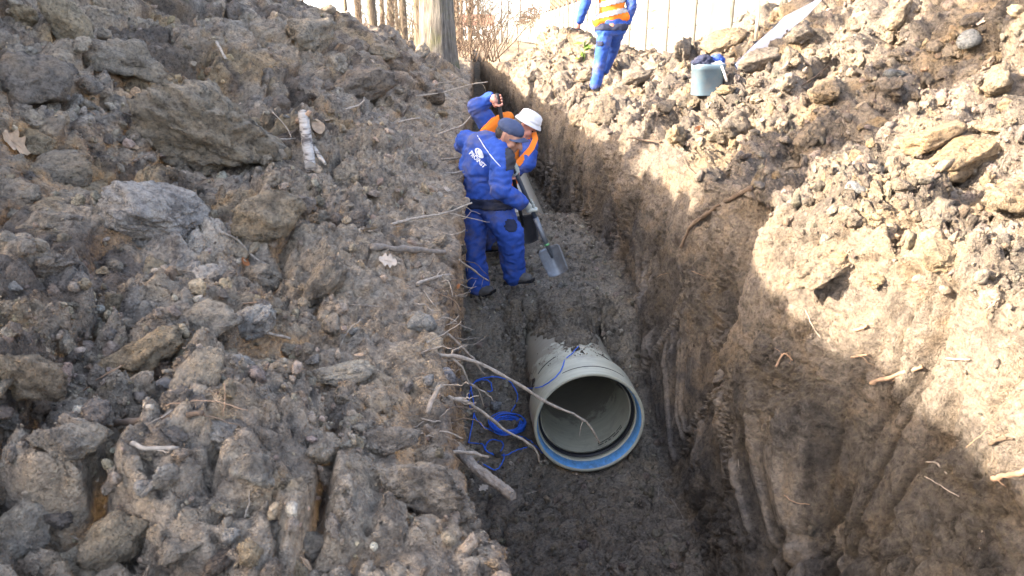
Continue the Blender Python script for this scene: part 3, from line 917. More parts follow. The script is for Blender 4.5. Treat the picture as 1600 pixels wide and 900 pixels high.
def big_pipe(a, b, label, r_body=.325, coupling=True, marks=True):
    a, b = Vector(a), Vector(b)
    ax = (b - a).normalized(); Lp = (b - a).length
    e = empty('sewer_pipe', a, label, 'pipe')
    mb = MB()
    off = .15 if coupling else 0
    ri = r_body - .022
    prof = [(off, ri), (off, r_body), (Lp, r_body), (Lp, ri), (off, ri)]
    # many rings so that the barrel has its slight winding marks
    pr = [(off, ri + .003), (off + .004, r_body)]
    m = 40
    for k in range(1, m): pr.append((off + (Lp - off) * k / m, r_body + .0015 * math.sin(k * 2.1)))
    pr += [(Lp, r_body), (Lp, ri)]
    for k in range(m - 1, 0, -1): pr.append((off + (Lp - off) * k / m, ri + .0012 * math.sin(k * 1.7)))
    pr.append((off, ri + .003))
    mb.lathe(a, ax, pr, 96)
    mb.build('barrel', M_PIPE, e)
    up = Vector((0, 0, 1)); up = (up - ax * up.dot(ax)).normalized(); side = ax.cross(up)
    def arc(name, par, h, r, a0, a1, w, mat=M_INK):
        pts_a = []
        q = MB(); vs, fs = [], []
        n = 28
        for k in range(n + 1):
            t = a0 + (a1 - a0) * k / n
            d = up * math.cos(t) + side * math.sin(t)
            ww = w * (0.6 + .4 * math.sin(math.pi * k / n)) 
            for hh, rr in ((h - ww, r - .002), (h - ww * .8, r + .0015), (h + ww * .8, r + .0015), (h + ww, r - .002)):
                vs.append(a + ax * hh + d * rr)
        for k in range(n):
            for j in range(3): fs.append((k * 4 + j, k * 4 + j + 1, k * 4 + 5 + j, k * 4 + 4 + j))
        q.add(vs, fs)
        return q.build(name, mat, par)
    if coupling:
        rc = .372
        c = MB().lathe(a, ax, [(.30, r_body + .002), (.298, rc - .012), (.285, rc - .002), (.26, rc), (.01, rc), (.003, rc - .002), (0, rc - .005),
                               (0, rc - .018), (.004, rc - .021), (.02, rc - .024)], 112)
        cp_ = c.build('coupling', M_PIPE, e)
        MB().lathe(a, ax, [(.006, rc - .0205), (.010, rc - .024), (.078, rc - .036), (.084, rc - .030)], 112).build('liner', M_LINER, cp_)
        MB().lathe(a, ax, [(.078, rc - .030), (.080, rc - .039), (.112, rc - .044), (.114, rc - .030)], 112).build('inner_ring', M_PIPE, cp_)
        MB().lathe(a, ax, [(.110, rc - .037), (.111, rc - .052), (.120, rc - .060), (.136, rc - .060), (.145, rc - .052), (.15, rc - .037)], 112).build('gasket', M_RUBBER, cp_)
        arc('marking_line', cp_, .105, rc, math.radians(-28), math.radians(40), .005)
    if marks:
        arc('marking_line', e, .46, r_body + .0015, math.radians(-62), math.radians(-30), .005)
        arc('marking_line', e, .46, r_body + .0015, math.radians(25), math.radians(58), .005)
        # two rows of small faded print inside, low on the right
        q = MB()
        for row in range(2):
            for k in range(22):
                t = math.radians(118 + k * 1.9)
                if random.random() < .12: continue
                for s_ in range(2):
                    d = up * math.cos(t + s_ * .010) + side * math.sin(t + s_ * .010)
                    h = .178 + row * .022
                    hh = random.choice((.006, .0045, .007))
                    tn = (-up * math.sin(t) + side * math.cos(t)) * .0022
                    c0 = a + ax * h + d * (ri - .0025)
                    q.add([c0 - tn - ax * hh, c0 + tn - ax * hh, c0 + tn + ax * hh, c0 - tn + ax * hh], [(0, 1, 2, 3)])
        q.build('print', plain('faded_print', (0.03, 0.035, 0.03), 0.8), e, smooth=False)
    return e
big_pipe(PA, PB, 'large pale green grey pipe with open collar, blue inner ring, half buried in fill')
# next length of pipe, farther along the trench behind the two diggers
big_pipe((0.45, 7.40, 0.60), (0.27, 13.4, 0.78), 'second pale pipe length lying behind the two digging workers', .33, False, False)
# ------------------------------------------------------------------ people
def cloth_mat(name, c, vary=.22, dirt=(0.16, 0.14, 0.12), amt=.35):
    return plain(name, c, 0.82, vary=vary, scale=9, bump=0.006, bscale=22, spec=.25, dirt=dirt, dirt_amt=amt)
M_BLUE = cloth_mat('blue_workwear', (0.026, 0.088, 0.385), amt=.65)
M_NAVY = cloth_mat('navy_cloth', (0.022, 0.030, 0.065))
M_CAP = cloth_mat('blue_grey_cap', (0.06, 0.085, 0.16))
M_GREYC = cloth_mat('grey_panel', (0.045, 0.048, 0.06))
M_ORANGE = cloth_mat('orange_vest', (0.85, 0.22, 0.03), .1, amt=.1)
M_SILVER = plain('reflective_tape', (0.42, 0.43, 0.46), 0.45, vary=.08)
M_HAT = cloth_mat('white_hat', (0.72, 0.73, 0.74), .06, amt=.08)
M_SKIN = plain('skin', (0.40, 0.205, 0.145), 0.55, vary=.12, scale=25, bump=.002)
M_SKIN2 = plain('ruddy_skin', (0.48, 0.22, 0.17), 0.55, vary=.15, scale=25, bump=.002)
M_HAIR = plain('dark_hair', (0.022, 0.018, 0.016), 0.6, vary=.3, scale=80, bump=.01, bscale=120)
M_HAIR2 = plain('grey_hair', (0.20, 0.19, 0.175), 0.7, vary=.3, scale=80, bump=.01, bscale=120)
M_EYE = plain('eye_dark', (0.015, 0.012, 0.012), 0.25)
M_GLOVE = cloth_mat('pale_glove', (0.42, 0.45, 0.40), .1, amt=.2)
M_BOOT = plain('dusty_boot', (0.10, 0.098, 0.095), 0.8, vary=.3, scale=20, bump=.004)
M_BOOTR = plain('dark_red_boot', (0.10, 0.03, 0.035), 0.7, vary=.3, scale=20)
M_LOGO = plain('white_print', (0.78, 0.80, 0.82), 0.7, vary=.04)

def band(src, name, mat, parent, sel, offset=.006):
    """a strip that follows the surface of another piece of clothing: its faces picked by sel, lifted off and given an edge"""
    me = src.data
    bm = bmesh.new(); bm.from_mesh(me)
    kill = [f for f in bm.faces if not sel(f.calc_center_median())]
    bmesh.ops.delete(bm, geom=kill, context='FACES')
    bm.normal_update()
    inner = {v: v.co.copy() for v in bm.verts}
    for v in bm.verts: v.co = v.co + v.normal * offset
    out = bpy.data.meshes.new(name); bm.to_mesh(out); bm.free()
    out.materials.clear(); out.materials.append(mat)
    o = bpy.data.objects.new(name, out)
    link(o, parent)
    o.matrix_parent_inverse = src.matrix_parent_inverse.copy() if parent is src.parent else Matrix.Identity(4)
    sd = o.modifiers.new('thick', 'SOLIDIFY'); sd.thickness = offset * .9; sd.offset = -1
    return o
def frame_of(fwd, up):
    """rotation whose x axis looks along fwd and whose z axis is up"""
    f = Vector(fwd).normalized(); u = Vector(up); u = (u - f * u.dot(f)).normalized(); s = u.cross(f)
    return Matrix((f, s, u)).transposed()
def head(mb, c, R, k=1.0):
    """skull, jaw, nose, brow, ears and lips added to a body; R maps x=forward, y=left, z=up"""
    c = Vector(c)
    P = lambda x, y, z: c + R @ Vector((x * k, y * k, z * k))
    mb.ellipsoid(P(-.01, 0, .025), (.098 * k, .076 * k, .10 * k), R)
    mb.ellipsoid(P(.025, 0, -.04), (.068 * k, .058 * k, .075 * k), R)
    mb.capsule(P(.06, 0, -.088), .026 * k, P(.045, 0, -.08), .035 * k)                      # chin
    mb.capsule(P(.088, 0, .02), .011 * k, P(.112, 0, -.022), .016 * k)                      # nose
    for s in (-1, 1):
        mb.capsule(P(.076, .012 * s, .030), .014 * k, P(.066, .045 * s, .028), .013 * k)    # brow
        mb.capsule(P(.062, .042 * s, -.016), .022 * k, P(.05, .05 * s, -.03), .02 * k)      # cheek
        mb.capsule(P(-.012, .076 * s, .022), .017 * k, P(-.006, .073 * s, -.018), .011 * k, flat=(R @ Vector((0, 1, 0)), .6))  # ear
    mb.capsule(P(.082, .018, -.052), .009 * k, P(.082, -.018, -.052), .009 * k)             # lips
    mb.capsule(P(.078, .015, -.064), .009 * k, P(.078, -.015, -.064), .009 * k)
def eyes(parent, c, R, k=1.0):
    for s in (-1, 1):
        p = Vector(c) + R @ Vector((.074 * k, .031 * s * k, .010 * k))
        MB().ellipsoid(p, (.010 * k, .013 * k, .008 * k), R, 10, 6).build('eye', M_EYE, parent)
def grip_hand(mb, c, axis, palm_dir, wrist, k=1.0, finger_r=.0095):
    """hand closed round a handle that runs along axis through c; palm_dir points from the handle to the palm"""
    c, ax = Vector(c), Vector(axis).normalized()
    pd = Vector(palm_dir); pd = (pd - ax * pd.dot(ax)).normalized()
    sd = ax.cross(pd)
    pc = c + pd * .026 * k
    mb.capsule(wrist, .028 * k, pc - ax * .0, .030 * k)
    mb.capsule(pc - ax * .030 * k, .022 * k, pc + ax * .030 * k, .022 * k)
    for i in range(4):
        o = ax * (-.033 + .022 * i) * k
        ln = (.86, 1.0, .96, .8)[i]
        q0 = pc + o + sd * .020 * k
        q1 = c + o + sd * (.034 * ln) * k - pd * .006 * k
        q2 = c + o + sd * .012 * k - pd * .031 * ln * k
        q3 = c + o - sd * .014 * k - pd * .026 * k
        mb.capsule(q0, finger_r * 1.1, q1, finger_r); mb.capsule(q1, finger_r, q2, finger_r * .95); mb.capsule(q2, finger_r * .95, q3, finger_r * .85)
    t0 = pc + ax * .030 * k - sd * .015 * k
    t1 = c + ax * .046 * k - sd * .034 * k
    t2 = c + ax * .040 * k - sd * .024 * k - pd * .028 * k
    mb.capsule(t0, finger_r * 1.3, t1, finger_r * 1.15); mb.capsule(t1, finger_r * 1.15, t2, finger_r)
def boot(parent, heel, toe, mat=M_BOOT, sole=None):
    heel, toe = Vector(heel), Vector(toe)
    d = (toe - heel)
    mb = MB()
    mb.capsule(heel + Vector((0, 0, .04)), .046, heel + d * .55 + Vector((0, 0, .045)), .05)
    mb.capsule(heel + d * .5 + Vector((0, 0, .042)), .05, toe - d * .12 + Vector((0, 0, .03)), .043)
    mb.capsule(heel + Vector((0, 0, .05)), .045, heel + d * .12 + Vector((0, 0, .14)), .05)
    o = mb.remesh('boot', mat, parent, .010, 4)
    s = MB()
    dn = d.normalized(); sd = Vector((-dn.y, dn.x, 0)) * .05
    a0, a1 = heel - dn * .045, toe + dn * .03
    pts = [a0 - sd * .8, a0 + sd * .8, a1 + sd * .75, a1 - sd * .75]
    lo = [p + Vector((0, 0, -.006)) for p in pts]; hi = [p + Vector((0, 0, .022)) for p in pts]
    s.add(lo + hi, [(3, 2, 1, 0), (4, 5, 6, 7), (0, 1, 5, 4), (1, 2, 6, 5), (2, 3, 7, 6), (3, 0, 4, 7)])
    s.build('sole', M_RUBBER, o, smooth=False).matrix_parent_inverse = Matrix.Identity(4)
    return o

def spade(name, top, tip, label, blade_w, blade_l, m_handle, m_blade, face, grip=True, ring=None):
    """long handle from top to tip, the blade's flat side turned to face"""
    top, tip = Vector(top), Vector(tip)
    d = (tip - top).normalized(); Lh = (tip - top).length
    e = empty(name, tip, label, 'shovel')
    neck = tip - d * blade_l
    MB().tube([top, top + d * .05, neck - d * .22], [.017, .018, .018], 12).build('handle', m_handle, e)
    MB().tube([neck - d * .26, neck - d * .1, neck + d * .10], [.022, .021, .012], 12).build('socket', m_blade, e)
    f = Vector(face); f = (f - d * f.dot(d)).normalized(); s = d.cross(f)
    vs, fs = [], []
    nu, nv = 12, 12
    for side in (0, 1):
        for j in range(nv + 1):
            v = j / nv
            w = blade_w * (.5 if v > .06 else .40 + v * 1.6) * (1 - .12 * v * v)
            for i in range(nu + 1):
                u = i / nu * 2 - 1
                dish = -.030 * (u * u) + .012 * math.exp(-(u / .16) ** 2) * (1 - v) - .03 * v * v
                ext = blade_l * v - (blade_l * .10 * u * u * (1 if v > .9 else 0))
                p = neck + d * ext + s * w * u - f * dish + f * (.003 if side == 0 else 0)
                vs.append(p)
    W = nu + 1; off = W * (nv + 1)
    for j in range(nv):
        for i in range(nu):
            a_ = j * W + i
            fs.append((a_, a_ + 1, a_ + W + 1, a_ + W)); fs.append((off + a_, off + a_ + W, off + a_ + W + 1, off + a_ + 1))
    for j in range(nv):
        for i in (0, nu):
            a_ = j * W + i; fs.append((a_, a_ + W, off + a_ + W, off + a_))
    for i in range(nu):
        for j in (0, nv):
            a_ = j * W + i; fs.append((a_, off + a_, off + a_ + 1, a_ + 1))
    mesh_obj('blade', vs, fs, m_blade, e)
    if grip:
        MB().capsule(top - d * .02, .021, top + d * .11, .020).build('grip', M_RUBBER, e)
    if ring:
        q = top.lerp(tip, ring)
        MB().tube([q - d * .008, q + d * .008], .022, 12).build('clip', plain('green_clip', (0.12, 0.40, 0.16), .5), e)
    return e
M_STEEL = plain('worn_steel', (0.17, 0.19, 0.21), 0.45, .5, vary=.25, scale=14, dirt=(.14, .13, .11), dirt_amt=.6)
M_BLACKST = plain('black_steel', (0.022, 0.022, 0.024), 0.5, .2, vary=.3, scale=10, dirt=(.07, .06, .05), dirt_amt=.5)
M_TUBE = plain('grey_tube_handle', (0.06, 0.075, 0.095), 0.45, .2, vary=.2)
M_WOOD = plain('pale_ash_wood', (0.55, 0.47, 0.36), 0.65, vary=.12, scale=8)

# ---- front digger
f1, _ = hit(752, 462)
Y1 = f1.y
def W1(px, py, dy=0.0): return at(px, py, Y1 + dy)
worker = empty('person', (f1.x, Y1, f1.z), 'worker in blue jacket with white back print and dark cap, bent over a shovel', 'person', 'workers')
mb = MB()   # the body inside the clothes, head and neck bare
R1 = frame_of((.80, -.42, -.42), (.35, -.1, .9))
hc1 = W1(795, 216, .0)
head(mb, hc1, R1, 1.12)
mb.capsule(W1(775, 228, .08), .062, W1(786, 218, .03), .056)
mb.capsule(W1(757, 314, .1), .12, W1(757, 248, .1), .13); mb.capsule(W1(733, 224, .2), .07, W1(780, 240, -.05), .08)
mb.capsule(W1(757, 248, .1), .1, W1(775, 228, .08), .07)
for pts in (((786, 252, -.1), (781, 297, -.2), (818, 319, -.14)), ((728, 219, .22), (724, 226, .45), (795, 262, .28))):
    p = [W1(*q) for q in pts]
    mb.capsule(p[0], .055, p[1], .045); mb.capsule(p[1], .045, p[2], .032)
for pts in (((744, 322, .12), (740, 388, .05), (748, 448, .03)), ((770, 322, .05), (797, 366, -.1), (803, 428, -.02))):
    p = [W1(*q) for q in pts]
    mb.capsule(p[0], .08, p[1], .06); mb.capsule(p[1], .06, p[2], .045)
body1 = mb.remesh('body', M_SKIN, worker, .0085, 3)
eyes(worker, hc1, R1, 1.12)
mb = MB()
J = lambda *q: W1(*q)
mb.capsule(J(757, 306, .1), .178, J(754, 262, .1), .188, flat=((0, 1, 0), .75))
mb.capsule(J(754, 262, .1), .188, J(757, 238, .1), .165, flat=((0, 1, 0), .8))
mb.capsule(J(733, 222, .22), .085, J(779, 239, -.02), .105)
mb.capsule(J(760, 235, .1), .13, J(775, 230, .07), .085)
mb.capsule(J(785, 250, -.10), .092, J(781, 296, -.2), .078); mb.capsule(J(781, 296, -.2), .078, J(815, 317, -.15), .050)
mb.capsule(J(729, 219, .22), .078, J(727, 226, .42), .070); mb.capsule(J(725, 226, .42), .075, J(790, 262, .28), .05)
mb.capsule(J(738, 308, .1), .10, J(778, 308, .06), .10)
jacket1 = mb.remesh('jacket', M_BLUE, worker, .011, 5, .014, 12, 5)
# belt, grey shoulder panel, cuff
zb0, zb1 = J(757, 321).z, J(757, 312).z
mb = MB()
mb.capsule(J(743, 322, .12), .118, J(741, 386, .06), .086); mb.capsule(J(741, 386, .06), .084, J(748, 446, .03), .088)
mb.capsule(J(770, 322, .05), .128, J(797, 365, -.1), .108); mb.capsule(J(797, 365, -.1), .106, J(803, 428, -.02), .090)
mb.capsule(J(744, 314, .1), .142, J(772, 314, .06), .142, flat=((0, 1, 0), .85))
trousers1 = mb.remesh('trousers', M_BLUE, worker, .011, 4, .013, 10, 8)
band(trousers1, 'belt', M_NAVY, worker, lambda c: zb0 - .02 < c.z < zb1 + .012, .012)
kp = J(799, 352, -.18)
band(trousers1, 'knee_patch', M_NAVY, worker, lambda c: (c - kp).length < .055, .005)
sp = J(795, 255, -.12)
band(jacket1, 'shoulder_panel', M_GREYC, worker, lambda c: (c.x > J(788, 250, 0).x + .005) and J(0, 268, -.1).z < c.z < J(0, 236, -.1).z, .005)
# cap: crown and visor
mb = MB()
RC = R1
cc = hc1 + RC @ Vector((-.016, 0, .078))
mb.ellipsoid(cc, (.116, .096, .068), RC)
cap = mb.remesh('cap', M_CAP, worker, .010, 2, .003, 20, 3)
vs, fs = [], []
n = 16
for lay in (0, 1):
    for k in range(n + 1):
        t = -math.pi / 2 + math.pi * k / n
        for j, rr in enumerate((0.6, 1.0)):
            q = Vector((.055 + .125 * math.cos(t) * rr, .086 * math.sin(t) * (.8 + .2 * rr), -.006 - .045 * math.sin(t) ** 2 - .018 * rr + .004 * lay))
            vs.append(cc + RC @ q)
W_ = 2 * (n + 1)
for k in range(n):
    a_ = 2 * k
    fs += [(a_, a_ + 1, a_ + 3, a_ + 2), (W_ + a_, W_ + a_ + 2, W_ + a_ + 3, W_ + a_ + 1), (a_ + 1, W_ + a_ + 1, W_ + a_ + 3, a_ + 3)]
mesh_obj('visor', vs, fs, M_CAP, cap).matrix_parent_inverse = Matrix.Identity(4)
mb = MB(); mb.ellipsoid(hc1 + R1 @ Vector((-.045, 0, .020)), (.082, .087, .075), R1)
mb.remesh('hair', M_HAIR, worker, .009, 2)
boot(worker, J(742, 466, .02), J(768, 458, -.06)); boot(worker, J(797, 442, -.02), J(828, 440, -.10))
# shovel and gloved hand
sh_top, sh_tip = J(796, 246, -.02), J(874, 428, -.12)
spade('shovel', sh_top, sh_tip, 'steel shovel with grey handle dug into the fill by the front worker', .19, .25, M_TUBE, M_STEEL, (-.25, -.8, .55), False, .74)
sd_ = (sh_tip - sh_top).normalized()
gp = sh_top + sd_ * ((J(827, 322, -.07) - sh_top).dot(sd_))
mb = MB(); grip_hand(mb, gp, sd_, Vector((-.6, -.6, .2)), J(817, 319, -.14), 1.1, .0115)
mb.remesh('glove', M_GLOVE, worker, .006, 2)
mb = MB(); gp2 = sh_top + sd_ * .10
grip_hand(mb, gp2, sd_, Vector((-.6, .6, .1)), J(792, 263, .26), 1.0)
mb.remesh('glove', M_GLOVE, worker, .006, 2)
# print on the back: drawn on the cloth where it shows
def cloth_bvh(o):
    me = o.data
    return BVHTree.FromPolygons([v.co.copy() for v in me.vertices], [tuple(p.vertices) for p in me.polygons])
BJ = cloth_bvh(jacket1)
def on_cloth(px, py, lift=.004):
    loc, n, _, _ = BJ.ray_cast(CAM, ray(px, py))
    if loc is None: return None
    if n.dot(ray(px, py)) > 0: n = -n
    return loc + n * lift
def cloth_patch(name, tris2d, mat, lift=.005):
    vs, fs = [], []
    for poly in tris2d:
        pts = [on_cloth(*q, lift) for q in poly]
        if any(p is None for p in pts): continue
        i = len(vs); vs += pts; fs.append(tuple(range(i, i + len(pts))))
    return mesh_obj(name, vs, fs, mat, jacket1, True) if vs else None
def glyphs(txt, size):
    cu = bpy.data.curves.new('t', 'FONT'); cu.body = txt; cu.size = size
    cu.resolution_u = 2; cu.offset = size * .035
    o = bpy.data.objects.new('t', cu); COL.objects.link(o)
    dg = bpy.context.evaluated_depsgraph_get()
    me = bpy.data.meshes.new_from_object(o.evaluated_get(dg))
    bpy.data.objects.remove(o)
    bm = bmesh.new(); bm.from_mesh(me); bmesh.ops.triangulate(bm, faces=bm.faces)
    polys = [[(v.co.x, v.co.y) for v in f.verts] for f in bm.faces]
    bm.free(); bpy.data.meshes.remove(me)
    return polys
ux, uy = Vector((.70, .71)), Vector((.66, -.75))
O_ = Vector((733.0, 240.0))
polys = glyphs('PROINST', 9.2)
wmax = max(q[0] for p in polys for q in p)
k_ = 32.5 / wmax
cloth_patch('back_print', [[tuple(O_ + ux * (q[0] * k_) + uy * q[1]) for q in p] for p in polys], M_LOGO)
ec = Vector((749.3, 239.3)); ea, eb = Vector((.56, .83)), Vector((.83, -.56))
el = []
for k in range(20):
    t0, t1 = 2 * math.pi * k / 20, 2 * math.pi * (k + 1) / 20
    for r0, r1 in ((.0, .55), (.72, 1.0)) if 8 <= k <= 16 else ((.0, 1.0),):
        q = []
        for (r, t) in ((r0, t0), (r1, t0), (r1, t1), (r0, t1)):
            q.append(tuple(ec + ea * 9.3 * r * math.cos(t) + eb * 5.0 * r * math.sin(t)))
        el.append(q if r0 > 0 else q[1:3] + [q[0]])
cloth_patch('back_emblem', el, M_LOGO)
pl = [on_cloth(746 + 36 * t, 212 + 48 * t + 3 * math.sin(3 * t), .002) for t in np.linspace(0, 1, 14)]
MB().tube([p for p in pl if p], .0035, 5).build('piping', M_LOGO, jacket1).matrix_parent_inverse = jacket1.matrix_parent_inverse.inverted() @ jacket1.matrix_parent_inverse
for o in jacket1.children: o.matrix_parent_inverse = Matrix.Identity(4)

# ---- second digger, behind
Y2 = Y1 + 0.95
def W2(px, py, dy=0.0): return at(px, py, Y2 + dy)
ft2 = W2(772, 388)
worker2 = empty('person', (ft2.x, ft2.y, soil_z(ft2.x, ft2.y)), 'worker in white bucket hat and orange vest, one arm raised on a black shovel handle', 'person', 'workers')
J = W2
R2 = frame_of((.80, -.20, -.56), (.5, -.05, .85))
hc2 = W2(820, 198, -.02)
mb = MB(); head(mb, hc2, R2, 1.12)
mb.capsule(J(803, 210, .05), .062, J(816, 198, 0), .056)
mb.capsule(J(772, 305, .1), .12, J(792, 240, .1), .13); mb.capsule(J(770, 203, .12), .075, J(825, 224, 0), .075); mb.capsule(J(792, 240, .1), .12, J(803, 212, .06), .08)
for pts in (((768, 200, .12), (743, 166, .06), (768, 153, -.02)), ((826, 224, 0), (826, 256, -.1), (808, 269, -.12))):
    p = [J(*q) for q in pts]
    mb.capsule(p[0], .055, p[1], .045); mb.capsule(p[1], .045, p[2], .032)
for pts in (((762, 312, .1), (758, 350, .0), (764, 384, .05)), ((784, 312, .1), (790, 345, .0), (782, 378, .15))):
    p = [J(*q) for q in pts]
    mb.capsule(p[0], .08, p[1], .06); mb.capsule(p[1], .06, p[2], .045)
mb.remesh('body', M_SKIN2, worker2, .0085, 3)
eyes(worker2, hc2, R2, 1.12)
mb = MB()
mb.capsule(J(774, 300, .1), .165, J(790, 245, .1), .175, flat=((0, 1, 0), .75))
mb.capsule(J(790, 245, .1), .175, J(797, 222, .09), .14)
mb.capsule(J(770, 203, .12), .09, J(824, 224, .02), .09)
mb.capsule(J(768, 200, .12), .092, J(744, 168, .06), .078); mb.capsule(J(744, 168, .06), .076, J(765, 153.5, -.01), .05)
mb.capsule(J(826, 226, .0), .085, J(825, 255, -.1), .07); mb.capsule(J(825, 255, -.1), .068, J(811, 267, -.12), .046)
mb.capsule(J(806, 212, .05), .075, J(811, 204, .03), .066)
jacket2 = mb.remesh('jacket', M_BLUE, worker2, .011, 5, .011, 11, 15)
# vest: a shell over the trunk, open in front
mb = MB()
mb.capsule(J(774, 298, .1), .178, J(790, 245, .1), .190, flat=((0, 1, 0), .78))
mb.capsule(J(790, 245, .1), .190, J(795, 224, .09), .16)
mb.capsule(J(774, 202, .12), .106, J(818, 220, .02), .104)
mb.capsule(J(760, 208, .0), .065, J(775, 195, .0), .075, flat=((0, 1, .2), .5)); mb.capsule(J(775, 195, .0), .075, J(792, 186, .03), .07, flat=((0, 1, .2), .5))
shell = mb.remesh('vest', M_ORANGE, worker2, .011, 5, .004, 9, 19)
ctr = J(804, 206, .03)
fr = J(822, 226, -.12)
bm = bmesh.new(); bm.from_mesh(shell.data)
kill = [f for f in bm.faces if (f.calc_center_median() - ctr).length < .10 or (f.calc_center_median() - fr).length < .075]
bmesh.ops.delete(bm, geom=kill, context='FACES'); bm.to_mesh(shell.data); bm.free()
sdm = shell.modifiers.new('thick', 'SOLIDIFY'); sdm.thickness = .006
ed = [((830, 208), (838, 206)), ((832, 217), (841, 217)), ((826, 230), (835, 233)), ((814, 243), (823, 248)), ((804, 254), (812, 260))]
vs, fs = [], []
for k, (i_, o_) in enumerate(ed):
    t = -.06 - .10 * k / 4
    for q, dy in ((i_, t), (o_, t - .01), (o_, t + .02), (i_, t + .03)): vs.append(J(q[0], q[1], dy))
for k in range(4):
    for j in range(4): fs.append((k * 4 + j, k * 4 + (j + 1) % 4, k * 4 + 4 + (j + 1) % 4, k * 4 + 4 + j))
fs += [(3, 2, 1, 0), (16, 17, 18, 19)]
mesh_obj('vest_edge', vs, fs, M_ORANGE, shell, False).matrix_parent_inverse = Matrix.Identity(4)
mb = MB()
mb.capsule(J(762, 312, .1), .115, J(758, 350, .0), .095); mb.capsule(J(758, 350, .0), .09, J(765, 380, .05), .08)
mb.capsule(J(784, 312, .1), .115, J(790, 345, .0), .095); mb.capsule(J(790, 345, .0), .09, J(782, 374, .15), .08)
mb.capsule(J(764, 306, .1), .14, J(784, 306, .1), .14)
mb.remesh('trousers', M_BLUE, worker2, .012, 4, .009, 9, 28)
# bucket hat
mb = MB(); RH = frame_of(R2 @ Vector((1, 0, .1)), R2 @ Vector((-.1, 0, 1)))
hb = hc2 + R2 @ Vector((.005, 0, .062))
zax = RH @ Vector((0, 0, 1))
prof = [(-.022, .136), (.0, .126), (.012, .112), (.05, .106), (.075, .099), (.092, .075), (.099, .035), (.100, .001)]
mb.lathe(hb, zax, prof, 40); mb.lathe(hb, zax, [(-.022, .136), (-.024, .134), (-.002, .122), (.010, .106), (.05, .10)], 40)
hat = mb.build('bucket_hat', M_HAT, worker2)
MB().lathe(hb, zax, [(.012, .1125), (.014, .1145), (.034, .1115), (.036, .1085)], 40).build('hat_band', M_HAT, hat).matrix_parent_inverse = Matrix.Identity(4)
mb = MB(); mb.ellipsoid(hc2 + R2 @ Vector((-.042, 0, .015)), (.08, .088, .078), R2)
mb.remesh('hair', M_HAIR2, worker2, .009, 2)
boot(worker2, J(764, 392, .05), J(784, 390, -.05)); boot(worker2, J(780, 386, .15), J(796, 385, .05))
b_top, b_tip = J(776, 146, -.06), J(823, 381, -.25)
spade('shovel', b_top, b_tip, 'broad black bladed shovel held upright by the worker in the white hat', .27, .27, M_RUBBER, M_BLACKST, (-.1, -.95, .25), False, None)
bd = (b_tip - b_top).normalized()
mb = MB(); MB().capsule(b_top - bd * .05, .019, b_top + bd * .02, .021)
hp = b_top + bd * .06
grip_hand(mb, hp, bd, Vector((-1, .1, 0)), J(767, 153, -.01), 1.15)
mb.remesh('hand', M_SKIN2, worker2, .006, 2)
hp2 = b_top + bd * ((J(806, 272, -.15) - b_top).dot(bd))
mb = MB(); grip_hand(mb, hp2, bd, Vector((1, -.3, 0)), J(810, 268, -.12), 1.1)
mb.remesh('hand', M_SKIN2, worker2, .006, 2)

# ---- man walking away on the right bank
f3, _ = hit(934, 141)
Y3 = f3.y
def W3(px, py, dy=0.0): return at(px, py, Y3 + dy)
J = W3
s3 = (J(900, 50) - J(800, 50)).length / 1.0       # metres for 100 px here
q3 = s3 / 0.95
worker3 = empty('person', f3, 'man in orange reflective vest and blue trousers walking away on the right bank', 'person', 'workers')
R3 = frame_of((.15, 1, -.1), (0, 0, 1))
mb = MB(); head(mb, J(956, -78, .02), R3, q3)
mb.capsule(J(955, -50), .062 * q3, J(956, -66), .056 * q3)
mb.capsule(J(955, 42), .12 * q3, J(955, -22), .13 * q3); mb.capsule(J(932, -38), .07 * q3, J(978, -36), .07 * q3); mb.capsule(J(955, -22), .11 * q3, J(955, -50), .07 * q3)
for pts in (((927, -34, 0), (913, 10, -.05), (905, 36, .05)), ((982, -32, 0), (987, 10, -.05), (980, 36, .02))):
    p = [J(*q) for q in pts]
    mb.capsule(p[0], .055 * q3, p[1], .045 * q3); mb.capsule(p[1], .045 * q3, p[2], .03 * q3)
    h0 = p[2]; dn = (p[2] - p[1]).normalized(); sd = Vector((.4, .9, 0)).normalized()
    mb.capsule(h0, .03 * q3, h0 + dn * .06 * q3, .036 * q3)
    for i in range(4):
        r0 = h0 + dn * .08 * q3 + sd * (-.028 + .019 * i) * q3
        r1 = r0 + (dn * .035 + Vector((.006, 0, 0))) * q3; r2 = r1 + (dn * .02 + Vector((.018 if pts[0][0] < 950 else -.018, 0, 0))) * q3
        mb.capsule(r0, .011 * q3, r1, .010 * q3); mb.capsule(r1, .010 * q3, r2, .009 * q3)
    t0 = h0 + dn * .03 * q3 + sd * .03 * q3
    mb.capsule(t0, .013 * q3, t0 + (dn * .05 + sd * .02) * q3, .010 * q3)
LEG3 = (((946, 50, 0), (938, 95, .03), (931, 132, .0)), ((964, 48, .05), (957, 78, .35), (944, 108, .42)))
for pts in LEG3:
    p = [J(*q) for q in pts]
    mb.capsule(p[0], .08 * q3, p[1], .06 * q3); mb.capsule(p[1], .06 * q3, p[2], .045 * q3)
mb.remesh('body', M_SKIN2, worker3, .010, 2)
mb = MB()
mb.capsule(J(956, 38), .165 * q3, J(956, -18), .185 * q3, flat=((0, 1, 0), .7)); mb.capsule(J(933, -36), .09 * q3, J(978, -34), .09 * q3)
for pts in (((927, -34, 0), (913, 10, -.05), (906, 33, .04)), ((982, -32, 0), (987, 10, -.05), (981, 33, .015))):
    p = [J(*q) for q in pts]
    mb.capsule(p[0], .088 * q3, p[1], .072 * q3); mb.capsule(p[1], .07 * q3, p[2], .052 * q3)
jk3 = mb.remesh('jacket', M_BLUE, worker3, .014, 5, .011, 9, 35)
